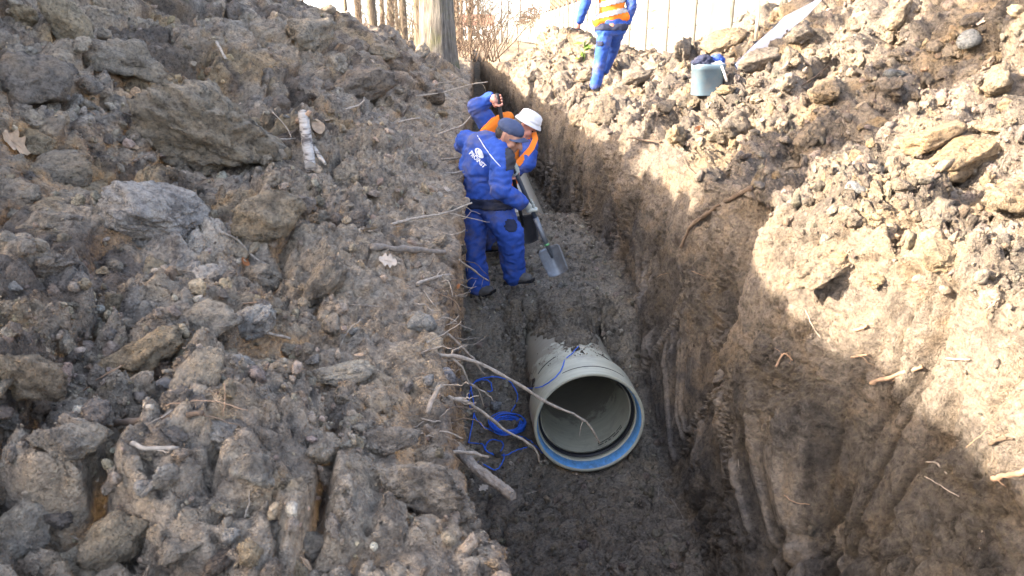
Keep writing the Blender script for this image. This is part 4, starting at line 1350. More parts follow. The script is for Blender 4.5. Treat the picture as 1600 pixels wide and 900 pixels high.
for k in (0, 1):
    pass
mb = MB()
mb.capsule(J(956, 22), .185 * q3, J(956, -18), .20 * q3, flat=((0, 1, 0), .74)); mb.capsule(J(938, -34), .10 * q3, J(974, -32), .10 * q3)
mb.capsule(J(936, 33), .10 * q3, J(977, 24), .10 * q3, flat=((0, 1, 0), .9))
vest3 = mb.remesh('vest', M_ORANGE, worker3, .014, 5, .006, 7, 36)
def zline(px, py): return J(px, py).z
def stripe_sel(pya, pyb):
    za, zb = zline(956, pya), zline(956, pyb)
    x0_ = J(956, 0).x
    return lambda c: zb < c.z + (x0_ - c.x) * .22 < za
band(vest3, 'reflective_stripe', M_SILVER, vest3, stripe_sel(17, 25), .007).matrix_parent_inverse = Matrix.Identity(4)
band(vest3, 'reflective_stripe', M_SILVER, vest3, stripe_sel(0, 8), .007).matrix_parent_inverse = Matrix.Identity(4)
mb = MB()
for i, pts in enumerate(LEG3):
    p = [J(*q) for q in pts]
    mb.capsule(p[0], .115 * q3, p[1], .09 * q3); mb.capsule(p[1], .088 * q3, p[2], .085 * q3)
mb.capsule(J(944, 46), .13 * q3, J(967, 42), .13 * q3, flat=((0, 1, 0), .85))
tr3 = mb.remesh('trousers', M_BLUE, worker3, .014, 4, .010, 8, 38)
pk = J(936, 68, -.11)
band(tr3, 'pocket_patch', M_NAVY, worker3, lambda c: abs(c.x - pk.x) < .065 and abs(c.z - pk.z) < .035 and c.y < pk.y + .08, .006)
zz = J(956, 43).z
band(tr3, 'belt', M_NAVY, worker3, lambda c: zz - .04 < c.z < zz + .05, .010)
boot(worker3, J(932, 141, -.03), J(931, 137, .2)); boot(worker3, J(944, 116, .40), J(943, 112, .6))
ph = J(900, 45.5, .06)
MB().box(ph, (.17, .05, .022), Euler((0, .12, .3)).to_matrix()).build('phone', plain('phone_dark', (0.05, 0.05, 0.055), .3), None, smooth=False,
    label='small dark grey device held in the hand of the man in orange vest', cat='device')
# ------------------------------------------------------------------ soil heaped over the pipe
def soil_patch(name, xs, ys, zfun, label, tint_c):
    X, Y = np.meshgrid(xs, ys, indexing='ij')
    Z = zfun(X, Y)
    p = np.stack([X, Y, Z], -1).astype(np.float32)
    n = grid_normals(p)
    a1, a2, ac = worley(p * 16, 91); b1, b2, bc = worley(p * 38, 92)
    d = 0.020 * (sstep(0, .3, a2 - a1) * (.4 + ac) - .5) + .008 * (sstep(0, .3, b2 - b1) * (.4 + bc) - .5) + 0.02 * fbm(p * 6, 4, 93)
    p = p + n * d[..., None]
    me = bpy.data.meshes.new(name)
    ii = np.arange(X.size).reshape(X.shape)
    q = np.stack([ii[:-1, :-1], ii[1:, :-1], ii[1:, 1:], ii[:-1, 1:]], -1).reshape(-1, 4)
    fast_mesh(me, p.reshape(-1, 3), q)
    t = np.broadcast_to(np.array(tint_c, np.float32), p.shape) * (1 + .35 * fbm(p * 3.1, 3, 94))[..., None]
    me.attributes.new('tint', 'FLOAT_COLOR', 'POINT').data.foreach_set('color', np.concatenate([t.reshape(-1, 3), np.ones((X.size, 1))], 1).astype(np.float32).ravel())
    me.attributes.new('wet', 'FLOAT', 'POINT').data.foreach_set('value', np.zeros(X.size, np.float32))
    me.materials.append(M_SOIL)
    return link(bpy.data.objects.new(name, me), None, label, 'soil', None, 'stuff')
def over_pipe(X, Y):
    t = (Y - PA.y) / (PB.y - PA.y)
    ax_ = PA.x + (PB.x - PA.x) * t; az = PA.z + (PB.z - PA.z) * t
    dx = X - ax_
    crown = az + np.sqrt(np.clip(.327 ** 2 - dx * dx, 0, None))
    fill = np.interp(Y, FY, FZ)
    edge = 4.44 + 6.0 * np.abs(dx) ** 1.7 + 0.16 * perlin(np.stack([X * 7, Y * 5, 0 * X], -1), 95) + 0.03 * perlin(np.stack([X * 22, Y * 18, 0 * X], -1), 96)
    cover = np.clip((Y - edge) * .22, -.05, .12)
    side_z = fill + .05 - .15 * sstep(.36, .56, np.abs(dx))
    over = np.maximum(crown + cover, np.where(Y > edge, fill + .02, -1))
    z = np.where(np.abs(dx) < .327, over, side_z)
    return z - .12 * sstep(5.25, 5.75, Y)
soil_patch('backfill_soil', np.linspace(.04, 1.22, 150), np.linspace(4.2, 5.75, 170), over_pipe, 'dark fill soil spilling over the top of the near pipe', (0.245, 0.215, 0.17))

# ------------------------------------------------------------------ clods and stones
def ico(sub):
    bm = bmesh.new(); bmesh.ops.create_icosphere(bm, subdivisions=sub, radius=1)
    v = np.array([p.co[:] for p in bm.verts], np.float32); f = np.array([[q.index for q in t.verts] for t in bm.faces], np.int32)
    bm.free(); return v, f
ICO = {s: ico(s) for s in (2, 3, 4, 5)}
def clod_mesh(name, sub, seed, rough=1.0, planes=11, flat=.72, mat=None):
    v, f = ICO[sub]
    r_ = np.random.default_rng(seed)
    nn = r_.normal(size=(planes, 3)); nn /= np.linalg.norm(nn, axis=1)[:, None]
    off = r_.uniform(.60, .95, planes)
    dots = v @ nn.T
    rad = np.where(dots > .05, off / np.maximum(dots, .05), 9)
    soft = 26.0
    r0 = -np.log(np.sum(np.exp(-soft * np.minimum(rad, 3)), 1) + math.exp(-soft * 1.15)) / soft
    p = v * r0[:, None]
    sd = np.array([seed * 3.1, seed * 1.7, seed * 5.3])
    w1_, w2_, wc = worley(p * 2.6 + sd, seed)
    v1_, v2_, vc = worley(p * 6.5 + sd, seed + 1)
    d = rough * (.22 * fbm(p * 1.5 + sd, 4, seed) + .15 * (sstep(0, .12, w2_ - w1_) * (.3 + .9 * wc) - .6)
                 + .055 * (sstep(0, .3, v2_ - v1_) * (.3 + vc) - .5) + .05 * fbm(p * 6 + sd, 3, seed + 2, .6))
    p = p * (1 + d / np.maximum(r0, .3))[:, None]
    p = p * np.array([1, .82, flat])
    p /= np.abs(p).max()
    me = bpy.data.meshes.new(name)
    fast_mesh(me, p, f)
    me.materials.append(mat or M_CLOD)
    return me
PROTO = [clod_mesh('earth_clod', 4, 100 + k, .9 + .4 * (k % 3) / 2, 9 + k % 5, .6 + .05 * (k % 4)) for k in range(14)]
PROTO_S = [clod_mesh('stone', 3, 300 + k, .28, 10, .6) for k in range(5)]
def align(n, spin, tilt=.0):
    q = Vector((0, 0, 1)).rotation_difference(Vector(n))
    e = Euler((random.uniform(-tilt, tilt), random.uniform(-tilt, tilt), spin))
    return (q.to_matrix() @ e.to_matrix())
def put_clod(me, loc, n, size, color, name='earth_clod', spin=None, tilt=.35, sink=.35, squash=(1, 1, 1), **kw):
    o = bpy.data.objects.new(name, me)
    up = Vector(n).lerp(Vector((0, 0, 1)), .45).normalized()
    m = align(up, random.uniform(0, 6.28) if spin is None else spin, tilt)
    sc = Matrix.Diagonal((size * squash[0], size * squash[1], size * squash[2])).to_3x3()
    loc = Vector(loc) + up * size * squash[2] * (.62 - sink)
    o.matrix_world = Matrix.Translation(loc) @ (m @ sc).to_4x4()
    o.color = (*color, 1)
    return link(o, None, **kw)
GREY, OCHRE, DARK, BLUEG, TAN = (.355, .30, .232), (.33, .262, .175), (.17, .142, .118), (.37, .345, .305), (.32, .272, .215)
# large single pieces seen in the photograph: px, py, width px, colour, squash, label, spin
BIG = [
 (300, 225, 235, (.205, .18, .15), (1, .75, .85), 'huge grey brown clod with a smooth hollow face on the left bank', .4),
 (232, 322, 165, (.26, .265, .285), (1, .75, .38), 'wet bluish slab of clay, smooth on top, on the left bank', .1),
 (85, 45, 120, (.20, .17, .125), (1, .7, .75), 'blocky ochre grey clod near the top left corner', .5),
 (195, 95, 125, (.18, .165, .15), (1, .6, .6), 'long grey clod just right of the blocky top left clod', .2),
 (60, 130, 130, (.085, .075, .075), (1, .8, .7), 'dark purplish clod below the blocky top left clod', 1.0),
 (480, 60, 90, (.19, .175, .155), (1, .7, .7), 'grey clod high on the left bank above the birch log', .6),
 (420, 345, 120, (.175, .145, .105), (1, .8, .75), 'ochre brown clod right of the bluish wet slab', .3),
 (540, 578, 108, (.27, .27, .25), (1, .7, .36), 'flat pale grey stone slab half sunk in the left bank', .15),
 (515, 440, 90, (.16, .135, .11), (1, .8, .7), 'brown clod beside the orange leaf on the left bank', .8),
 (230, 550, 125, (.235, .18, .115), (1, .75, .6), 'ochre clod with a pale broken face, lower left bank', .4),
 (330, 505, 130, (.24, .225, .205), (1, .7, .55), 'pale grey clod above the ochre broken one, left bank', .2),
 (30, 595, 120, (.175, .13, .085), (1, .9, .9), 'rusty brown clod at the left edge of the picture', .7),
 (110, 690, 110, (.20, .18, .16), (1, .85, .7), 'rounded grey clod below the rusty brown one at the left edge', .4),
 (315, 590, 105, (.20, .18, .155), (1, .8, .7), 'grey clod with dark side, lower left bank, right of the ochre one', 1.4),
 (45, 830, 130, (.215, .195, .175), (1, .85, .75), 'big rounded clod in the bottom left corner', .9),
 (125, 880, 130, (.25, .25, .23), (1, .8, .5), 'pale flat stone in the bottom left corner', .1),
 (200, 830, 115, (.20, .165, .12), (1, .9, .8), 'crumbly brown clod right of the pale oak leaf near the bottom', .6),
 (350, 680, 95, (.225, .215, .21), (1, .7, .6), 'grey clod with a smooth cut face in the lower left', .3),
 (395, 735, 65, (.27, .265, .25), (1, .85, .7), 'small pale stone like clod in the lower left', .2),
 (660, 775, 170, (.225, .20, .175), (1, .6, .6), 'large crumbling clod at the lower edge of the left bank', .1),
 (795, 790, 75, (.235, .205, .175), (1, .7, .7), 'clod on the trench lip at the end of the grey log', .3),
 (610, 690, 95, (.215, .19, .17), (1, .7, .55), 'ridge shaped clod above the large crumbling one', .5),
 (500, 700, 110, (.22, .20, .18), (1, .55, .6), 'long sloping clod in the middle of the lower left bank', 1.1),
 (270, 745, 60, (.24, .235, .235), (.8, .5, 1.1), 'upright pointed grey clod in the lower left', .4),
 (605, 85, 60, (.21, .185, .155), (1, .6, .6), 'grey clod at the bank top left of the thick tree', .2),
 (100, 270, 110, (.16, .14, .12), (1, .7, .6), 'brown grey clod right of the large brown leaf', .3),
 (560, 140, 120, (.115, .10, .095), (1, .75, .6), 'dark rooty clod above and right of the birch log', .4),
 (330, 262, 60, (.19, .165, .13), (1, .8, .7), 'small ochre clod under the huge hollow clod', .9),
 (1290, 410, 150, (.30, .235, .165), (1, .7, .45), 'tan block of soil on the corner of the right trench wall', .3),
 (1500, 245, 150, (.34, .25, .15), (1, .7, .55), 'large ochre slab lying on the right bank', .4),
 (1455, 215, 100, (.33, .245, .15), (1, .7, .6), 'ochre clod behind the large slab on the right bank', .1),
 (1405, 20, 80, (.33, .26, .17), (1, .5, .4), 'flat tan slab high on the right bank', .5),
 (1265, 215, 70, (.27, .21, .145), (1, .8, .8), 'brown clod in the middle of the right bank', .7),
 (1290, 150, 80, (.28, .22, .15), (1, .8, .7), 'brown tan clod below the white board on the right bank', 1.2),
 (1250, 60, 60, (.20, .175, .15), (1, .7, .7), 'grey clod leaning on the white board', .4),
 (1190, 95, 70, (.215, .19, .165), (1, .7, .6), 'grey slab shaped clod below the white board', .2),
 (1450, 340, 90, (.26, .23, .19), (1, .7, .6), 'grey clod at the edge of the right bank above the wall corner', .6),
 (1580, 320, 110, (.33, .26, .18), (1, .8, .8), 'large tan clod at the right edge of the picture', .3),
 (1070, 85, 70, (.20, .175, .15), (1, .45, .8), 'dark upright clod left of the bucket', .9),
 (1130, 62, 70, (.34, .26, .17), (1, .7, .45), 'pale slab above the bucket', .2),
 (1000, 120, 60, (.17, .15, .13), (1, .6, .5), 'dark clod on the bank right of the walking man', .4),
 (1140, 200, 60, (.22, .19, .155), (1, .8, .7), 'grey brown clod on the bank below the bucket', .5),
 (1560, 130, 70, (.27, .215, .15), (1, .8, .7), 'tan clod right of the pale stone on the right bank', .4),
]
BIG_ME = {}
placed = []
for k, (px, py, w, c, sq, lab, spin) in enumerate(BIG):
    p, n = hit(px, py + w * .1)
    if p is None: continue
    d = (p - CAM).dot(ray(800, 450))
    size = w / 2 / FPX * d * 1.08
    if px < 740: c = (c[0] * 1.4, c[1] * 1.34, c[2] * 1.2)
    mixto = GREY if px < 740 else TAN
    c = tuple(.62 * a_ + .38 * b_ for a_, b_ in zip(c, mixto))
    me = clod_mesh('earth_clod', 5 if w > 140 else 4, 500 + k, .75 if 'slab' in lab or 'stone' in lab else 1.05, 8 + k % 5, .8)
    stone = 'stone' in lab and 'like' not in lab
    put_clod(me, p, n, size, c, 'stone' if stone else 'earth_clod', spin + YAW, .2, .14, sq, label=lab, cat='stone' if stone else 'clod', group=None if stone else 'earth clods on the left bank' if px < 740 else 'earth clods on the right bank')
    placed.append((px, py, w * .45))
for (px, py, w, c, lab) in ((1515, 68, 44, (.30, .32, .32), 'pale blue grey angular stone high on the right bank'), (655, 510, 52, (.26, .26, .24), 'rounded grey stone near the left trench lip'),
                            (1396, 122, 34, (.20, .22, .23), 'small blue grey stone below the ridge of the right bank'), (875, 449, 16, (.30, .29, .26), 'pale round pebble on the fill before the shovel'),
                            (1592, 335, 26, (.5, .49, .47), 'small white stone at the right edge'), (1335, 300, 40, (.27, .28, .28), 'blue grey stone among clods in the middle of the right bank'),
                            (775, 636, 22, (.28, .29, .29), 'pale pebble by the blue cord coil'), (700, 592, 34, (.30, .30, .31), 'bluish stone caught in roots at the left trench lip'),
                            (668, 598, 30, (.27, .265, .25), 'oval grey stone left of the rooty trench lip')):
    p, n = hit(px, py)
    d = (p - CAM).dot(ray(800, 450))
    put_clod(PROTO_S[len(placed) % 5], p, n, w / 2 / FPX * d, c, 'stone', None, .3, .25, label=lab, cat='stone')
    placed.append((px, py, w * .5))
# many more clods: where the photograph shows them, big ones first
LAND = [(485, 230, 'the birch log'), (540, 578, 'the flat stone slab'), (232, 322, 'the bluish wet slab'), (300, 215, 'the huge hollow clod'), (680, 70, 'the thick tree'),
        (1108, 118, 'the bucket'), (1230, 55, 'the white board'), (1515, 68, 'the pale angular stone'), (1120, 330, 'the thick root'), (495, 455, 'the orange leaf'),
        (20, 225, 'the large brown leaf'), (1290, 400, 'the wall corner block'), (1500, 245, 'the ochre slab'), (640, 395, 'the straight stick'), (30, 595, 'the rusty left edge clod'),
        (660, 775, 'the crumbling lip clod'), (935, 120, 'the walking man'), (830, 70, 'the far mound'), (150, 838, 'the pale oak leaf'), (925, 700, 'the open pipe'), (395, 735, 'the small pale clod')]
def where(px, py):
    q = min(LAND, key=lambda l: (l[0] - px) ** 2 + (l[1] - py) ** 2)
    dx, dy = px - q[0], py - q[1]
    side = ('right of ' if dx > 0 else 'left of ') if abs(dx) > abs(dy) else ('below ' if dy > 0 else 'above ')
    return side + q[2]
def cname(c):
    l = sum(c) / 3
    warm = c[0] / c[2]
    return ('ochre' if warm > 2.0 else 'tan' if warm > 1.6 and l > .2 else 'dark brown' if l < .16 else 'pale grey' if l > .29 else 'grey brown')
rs = random.Random(11)
def pick_color(px, py):
    if px < 740:
        base_ = rs.choices([GREY, OCHRE, DARK, BLUEG, (.26, .22, .18)], [5, 1.6, 1.2, 1.2, 3])[0]
    else:
        base_ = rs.choices([TAN, (.33, .26, .175), (.19, .165, .14), (.27, .225, .175)], [4, 2.5, 2.5, 3])[0]
    k = rs.uniform(.82, 1.15)
    return tuple(x * k for x in base_)
count = 0
tries = 0
TARGET = 245
while count < TARGET and tries < 9000:
    tries += 1
    right = rs.random() < .46
    if right: px, py = rs.uniform(880, 1600), rs.uniform(35, 480)
    else: px, py = rs.uniform(0, 735), rs.uniform(0, 900)
    if right and py > 200 + max(0, (px - 1000)) * .50 and rs.random() < .93: continue
    if not right and px > 560 and py > 250 and rs.random() < .75: continue
    p, n = hit(px, py)
    if p is None or p.y > 17 or p.x > 4.6: continue
    if -.12 < p.x < 1.75 and p.z < 1.72: continue
    d = (p - CAM).dot(ray(800, 450))
    t = tries / 9000
    w = rs.uniform(26, 78) * (1 - .45 * min(1, count / TARGET)) * (1.15 if py > 400 else .85)
    if any((px - q[0]) ** 2 + (py - q[1]) ** 2 < (.55 * (w * .5 + q[2])) ** 2 for q in placed): continue
    size = w / 2 / FPX * d
    if size > .30: continue
    c = pick_color(px, py)
    sz = 'large' if size > .13 else 'middling' if size > .075 else 'small'
    put_clod(PROTO[rs.randrange(len(PROTO))], p, n, size, c, 'earth_clod', None, .45, .3, (1, rs.uniform(.75, 1), rs.uniform(.65, 1)),
             label=f'{sz} {cname(c)} clod {where(px, py)}', cat='clod', group='earth clods on the left bank' if px < 740 else 'earth clods on the right bank')
    placed.append((px, py, w * .5)); count += 1

ORD = ['first', 'second', 'third', 'fourth', 'fifth', 'sixth', 'seventh', 'eighth', 'ninth', 'tenth', 'eleventh', 'twelfth', 'thirteenth', 'fourteenth', 'fifteenth', 'sixteenth', 'seventeenth', 'eighteenth', 'nineteenth', 'twentieth', 'next to last', 'last']
def number_off(prefix):
    """things that would share a label are told apart by their order in the picture"""
    by = {}
    for o in bpy.data.objects:
        if o.parent is None and o.name.startswith(prefix) and 'label' in o: by.setdefault(o['label'], []).append(o)
    for lab, os_ in by.items():
        if len(os_) < 2: continue
        def c0(o):
            return project(o.matrix_world.translation if prefix != 'rootlet' else o.data.vertices[0].co)[0]
        os_.sort(key=c0)
        for k, o in enumerate(os_):
            if k < len(ORD): o['label'] = lab + (', leftmost' if k == 0 else f', {ORD[k]} from left')
number_off('earth_clod')

# ------------------------------------------------------------------ crumbs, pebbles: uncountable, one object for each bank and the floor
def crumb_protos(name, n, rough, seed, flat, sub=3):
    col = bpy.data.collections.new(name)
    for k in range(n):
        o = bpy.data.objects.new(name + '_shape', clod_mesh(name, sub, seed + k, rough, 7 + k % 3, flat, M_CRUMB))
        col.objects.link(o)
    return col
CR_COL = crumb_protos('crumb', 10, .9, 700, .62)
PB_COL = crumb_protos('pebble', 5, .3, 740, .7)
def instancer(coll):
    ng = bpy.data.node_groups.new('scatter', 'GeometryNodeTree')
    ng.interface.new_socket('Geometry', in_out='INPUT', socket_type='NodeSocketGeometry')
    ng.interface.new_socket('Geometry', in_out='OUTPUT', socket_type='NodeSocketGeometry')
    N, L = ng.nodes, ng.links
    gi, go = N.new('NodeGroupInput'), N.new('NodeGroupOutput')
    ci = N.new('GeometryNodeCollectionInfo'); ci.inputs['Collection'].default_value = coll
    ci.inputs['Separate Children'].default_value = True; ci.inputs['Reset Children'].default_value = True
    ip = N.new('GeometryNodeInstanceOnPoints'); ip.inputs['Pick Instance'].default_value = True
    def attr(nm, t):
        a = N.new('GeometryNodeInputNamedAttribute'); a.data_type = t; a.inputs['Name'].default_value = nm
        return a.outputs['Attribute']
    L.new(gi.outputs[0], ip.inputs['Points']); L.new(ci.outputs[0], ip.inputs['Instance'])
    L.new(attr('which', 'INT'), ip.inputs['Instance Index'])
    L.new(attr('turn', 'FLOAT_VECTOR'), ip.inputs['Rotation'])
    L.new(attr('size', 'FLOAT_VECTOR'), ip.inputs['Scale'])
    L.new(ip.outputs[0], go.inputs[0])
    return ng
FLATP = final.reshape(-1, 3); FLATN = nrm2.reshape(-1, 3); FLATT = tint.reshape(-1, 3)
area = (np.linalg.norm(np.gradient(final, axis=0), axis=-1) * np.linalg.norm(np.gradient(final, axis=1), axis=-1)).reshape(-1)
Rm = np.array(_R.transposed())
cs = (FLATP - np.array(CAM)) @ Rm.T
depth = np.maximum(-cs[:, 2], .05)
sx_, sy_ = 800 + FPX * cs[:, 0] / depth, 450 - FPX * cs[:, 1] / depth
inview = (cs[:, 2] < -.3) & (sx_ > -350) & (sx_ < 1950) & (sy_ > -250) & (sy_ < 1150) & (FLATP[:, 1] < 24)
def scatter(name, mask, n, smin, smax, power, coll, ncoll, label, seed, tint_mul=(1, 1, 1), pxmin=1.6, lift=.25, cat='soil', jitter=.25):
    r_ = np.random.default_rng(seed)
    w = mask.reshape(-1) * area * inview / np.clip(depth, 1.2, 12) ** 1.7
    w = w / w.sum()
    i = r_.choice(len(w), n, p=w)
    u = r_.random(n)
    size = smin * ((1 - u) ** (-1 / power))
    size = np.minimum(size, smax) 
    size = np.clip(size * np.clip(depth[i] / 4, .55, 3) ** .6, pxmin / FPX * depth[i], smax)
    nn = FLATN[i] * np.sign((FLATN[i] * (np.array(CAM) - FLATP[i])).sum(1, keepdims=True) + 1e-9)
    p = FLATP[i] + r_.normal(size=(n, 3)) * .006 + nn * (size * lift)[:, None]
    me = bpy.data.meshes.new(name)
    me.vertices.add(n); me.vertices.foreach_set('co', p.astype(np.float32).ravel())
    me.attributes.new('turn', 'FLOAT_VECTOR', 'POINT').data.foreach_set('vector', r_.uniform(0, 6.28, (n, 3)).astype(np.float32).ravel())
    s3_ = size[:, None] * r_.uniform(.65, 1.1, (n, 3))
    me.attributes.new('size', 'FLOAT_VECTOR', 'POINT').data.foreach_set('vector', s3_.astype(np.float32).ravel())
    me.attributes.new('which', 'INT', 'POINT').data.foreach_set('value', r_.integers(0, ncoll, n).astype(np.int32))
    t = FLATT[i] * np.array(tint_mul) * r_.uniform(1 - jitter, 1 + jitter, (n, 1)) * (1 + r_.normal(size=(n, 3)) * .03)
    me.attributes.new('tint', 'FLOAT_COLOR', 'POINT').data.foreach_set('color', np.concatenate([t, np.ones((n, 1))], 1).astype(np.float32).ravel())
    o = bpy.data.objects.new(name, me)
    md = o.modifiers.new('scatter', 'NODES'); md.node_group = instancer(coll)
    return link(o, None, label, cat, None, 'stuff')
gapy = (0.12 + .88 * sstep(-.2, .3, fbm(pos * 1.6 + 200, 3, 97)))
scatter('soil_crumbs', (Lheap + .55 * (Lany - Lheap).clip(0)) * gapy * wild, 20000, .0062, .05, 1.75, CR_COL, 10, 'loose crumbs of grey soil over the left bank', 1, (1.15, 1.13, 1.1), 1.3)
scatter('soil_crumbs', Rheap * (.5 + .5 * gapy) * wild, 22000, .0070, .055, 1.7, CR_COL, 10, 'loose crumbs of tan soil over the right bank', 2, (1.1, 1.1, 1.1), 1.3)
scatter('soil_crumbs', Floor + .05 * Rwall * gapy + .12 * Lwall, 12000, .005, .045, 1.8, CR_COL, 10, 'dark crumbs of soil on the trench floor', 3)
scatter('pebbles', Floor * sstep(3.6, 4.4, yw) + .03 * Lheap + .05 * Rheap, 1500, .010, .035, 2.4, PB_COL, 5, 'small grey pebbles mixed into the fill', 4, (1.7, 1.75, 1.8), cat='gravel')

# loose dirt lying on the barrel in front of the fill
rd_ = np.random.default_rng(77)
n_ = 150
yy_ = 4.27 + np.abs(rd_.normal(0, .16, n_)); aa_ = rd_.normal(0.05, .42, n_)
tt_ = (yy_ - PA.y) / (PB.y - PA.y)
pp_ = np.stack([PA.x + (PB.x - PA.x) * tt_ + .328 * np.sin(aa_), yy_, PA.z + (PB.z - PA.z) * tt_ + .329 * np.cos(aa_)], -1)
me = bpy.data.meshes.new('pipe_dirt'); me.vertices.add(n_); me.vertices.foreach_set('co', pp_.astype(np.float32).ravel())
me.attributes.new('turn', 'FLOAT_VECTOR', 'POINT').data.foreach_set('vector', rd_.uniform(0, 6.28, (n_, 3)).astype(np.float32).ravel())
me.attributes.new('size', 'FLOAT_VECTOR', 'POINT').data.foreach_set('vector', (rd_.uniform(.002, .007, (n_, 1)) * rd_.uniform(.6, 1.3, (n_, 3))).astype(np.float32).ravel())
me.attributes.new('which', 'INT', 'POINT').data.foreach_set('value', rd_.integers(0, 10, n_).astype(np.int32))
me.attributes.new('tint', 'FLOAT_COLOR', 'POINT').data.foreach_set('color', np.tile(np.array((.22, .19, .15, 1), np.float32), (n_, 1)).ravel())
o = bpy.data.objects.new('pipe_dirt', me)
o.modifiers.new('scatter', 'NODES').node_group = instancer(CR_COL)
link(o, None, 'specks of dirt lying on top of the near pipe', 'soil', None, 'stuff')
# ------------------------------------------------------------------ branches, roots, logs
M_TWIG = plain('grey_twig', (0.33, 0.28, 0.225), 0.85, vary=.45, scale=45, bump=.003, bscale=90)
M_ROOT = plain('brown_root', (0.13, 0.09, 0.062), 0.85, vary=.35, scale=25, bump=.004, bscale=70, dirt=(.24, .19, .14), dirt_amt=.6)
M_PEEL = plain('peeled_wood', (0.33, 0.215, 0.14), 0.8, vary=.4, scale=20)
M_LOG = plain('log_bark', (0.20, 0.17, 0.14), 0.9, vary=.4, scale=22, bump=.02, bscale=40, dirt=(.32, .26, .2), dirt_amt=.5)
def birch_mat():
    m, N, L, P = new_mat('birch_bark')
    tc = N.new('ShaderNodeTexCoord')
    mp = N.new('ShaderNodeMapping'); mp.inputs['Scale'].default_value = (5, 5, 40)
    L.new(tc.outputs['Object'], mp.inputs[0])
    n = noise_node(N, L, mp.outputs[0], 1.3, 4, .6)
    r = ramp_node(N, L, n.outputs[0], [(.40, (.07, .055, .045)), (.50, (.32, .285, .24)), (.72, (.46, .42, .37))])
    L.new(r.outputs[0], P.inputs['Base Color']); P.inputs['Roughness'].default_value = .8
    bump_chain(N, L, P, [(n.outputs[0], .01, .6)])
    return m
M_BIRCH = birch_mat()
rt = random.Random(5)
def wob(pts, amt):
    """resample a polyline smoothly and let it wander a little"""
    out = []
    n = len(pts)
    for k in range(n - 1):
        p0, p1, p2, p3 = pts[max(k - 1, 0)], pts[k], pts[k + 1], pts[min(k + 2, n - 1)]
        for j in range(4):
            t = j / 4
            q = .5 * ((2 * p1) + (p2 - p0) * t + (2 * p0 - 5 * p1 + 4 * p2 - p3) * t * t + (3 * p1 - p0 - 3 * p2 + p3) * t ** 3)
            out.append(q + Vector([rt.gauss(0, amt) for _ in range(3)]) * (1 if out else 0))
    out.append(pts[-1])
    return out
def stick(name, pts, r0, r1, mat, label, cat, group, twigs=0, twig_len=.12, forks=(), knots=True):
    pts = wob([Vector(p) for p in pts], r0 * .18)
    n = len(pts)
    rad = [r0 + (r1 - r0) * (k / (n - 1)) for k in range(n)]
    if knots: rad = [r * (1 + .26 * rt.uniform(-1, 1)) for r in rad]
    e = empty(name, pts[0], label, cat, group)
    MB().tube(pts, rad, 9).build('stem', mat, e)
    for q in forks:
        f = wob([Vector(p) for p in q[0]], r0 * .2)
        m_ = len(f)
        MB().tube(f, [q[1] * (1 - .7 * k / (m_ - 1)) for k in range(m_)], 7).build('side_twig', mat, e)
    for k in range(twigs):
        i = rt.randint(2, n - 2)
        d = (pts[i + 1] - pts[i - 1]).normalized()
        a = (d * rt.uniform(.3, 1) + Vector([rt.uniform(-1, 1) for _ in range(3)])).normalized()
        Lt = twig_len * rt.uniform(.4, 1)
        q = wob([pts[i], pts[i] + a * Lt * .5, pts[i] + (a + Vector([rt.uniform(-.4, .4) for _ in range(3)])) * Lt], .002)
        m_ = len(q)
        MB().tube(q, [rad[i] * .45 * (1 - .7 * j / (m_ - 1)) for j in range(m_)], 5).build('side_twig', mat, e)
    return e
def rough_tube(name, pts, r0, r1, mat, parent, amt=.25, seed=1, seg=18, **kw):
    """bark-rough round wood with broken ends"""
    path = [Vector(p) for p in pts]
    dense = []
    for a, b in zip(path, path[1:]):
        for j in range(16): dense.append(a.lerp(b, j / 16))
    dense.append(path[-1])
    n = len(dense)
    mb = MB(); mb.tube(dense, [r0 + (r1 - r0) * k / (n - 1) for k in range(n)], seg)
    v = np.array([q[:] for q in mb.v], np.float32)
    c = np.repeat(np.array([q[:] for q in dense], np.float32), seg, 0)
    d = v - c
    ax_ = np.array((path[-1] - path[0]).normalized()[:], np.float32)
    al = (v @ ax_)[:, None] * ax_
    q = (v - al) * 60 + al * 14
    w = 1 + amt * (1 - 2.2 * np.abs(perlin(q + seed, seed))) + amt * .6 * fbm(v * 90 + seed, 3, seed + 1)
    v2 = c + d * w[:, None] + ax_ * ((np.arange(len(v)) // seg == n - 1) * .012 * perlin(v * 120, seed + 3))[:, None]
    mb.v = [Vector(x) for x in v2]
    return mb.build(name, mat, parent, False, **kw)
def lip_path(pxs, y0=None, dy=.0, z_from=None):
    """pixels of a stick that starts in the soil and leaves it: the distance grows evenly by dy from the rooted end"""
    p, n = hit(*pxs[0])
    y = p.y if y0 is None else y0
    L_ = [0]
    for a, b in zip(pxs, pxs[1:]): L_.append(L_[-1] + math.hypot(b[0] - a[0], b[1] - a[1]))
    return [at(q[0], q[1], y + dy * l / L_[-1]) for q, l in zip(pxs, L_)]
GB = 'branches sticking out of the left trench lip'
A1 = lip_path([(662, 553), (669, 556), (710, 557), (761, 573), (823, 609), (856, 630), (904, 652), (922, 666), (937, 692)], None, .35)
stick('branch', A1, .0085, .004, M_TWIG, 'longest bare branch reaching from the left lip across the pipe mouth', 'branch', GB, 5, .07,
      forks=[(lip_path([(700, 556), (722, 574), (735, 600), (757, 612), (774, 628)], A1[2].y, .05), .006), (lip_path([(704, 560), (712, 545), (730, 540)], A1[2].y, .02), .004),
             (lip_path([(735, 600), (748, 610), (757, 640)], A1[2].y, .05), .004)])
A2 = lip_path([(664, 502), (669, 505), (702, 525), (728, 549), (746, 571), (757, 586)], None, .2)
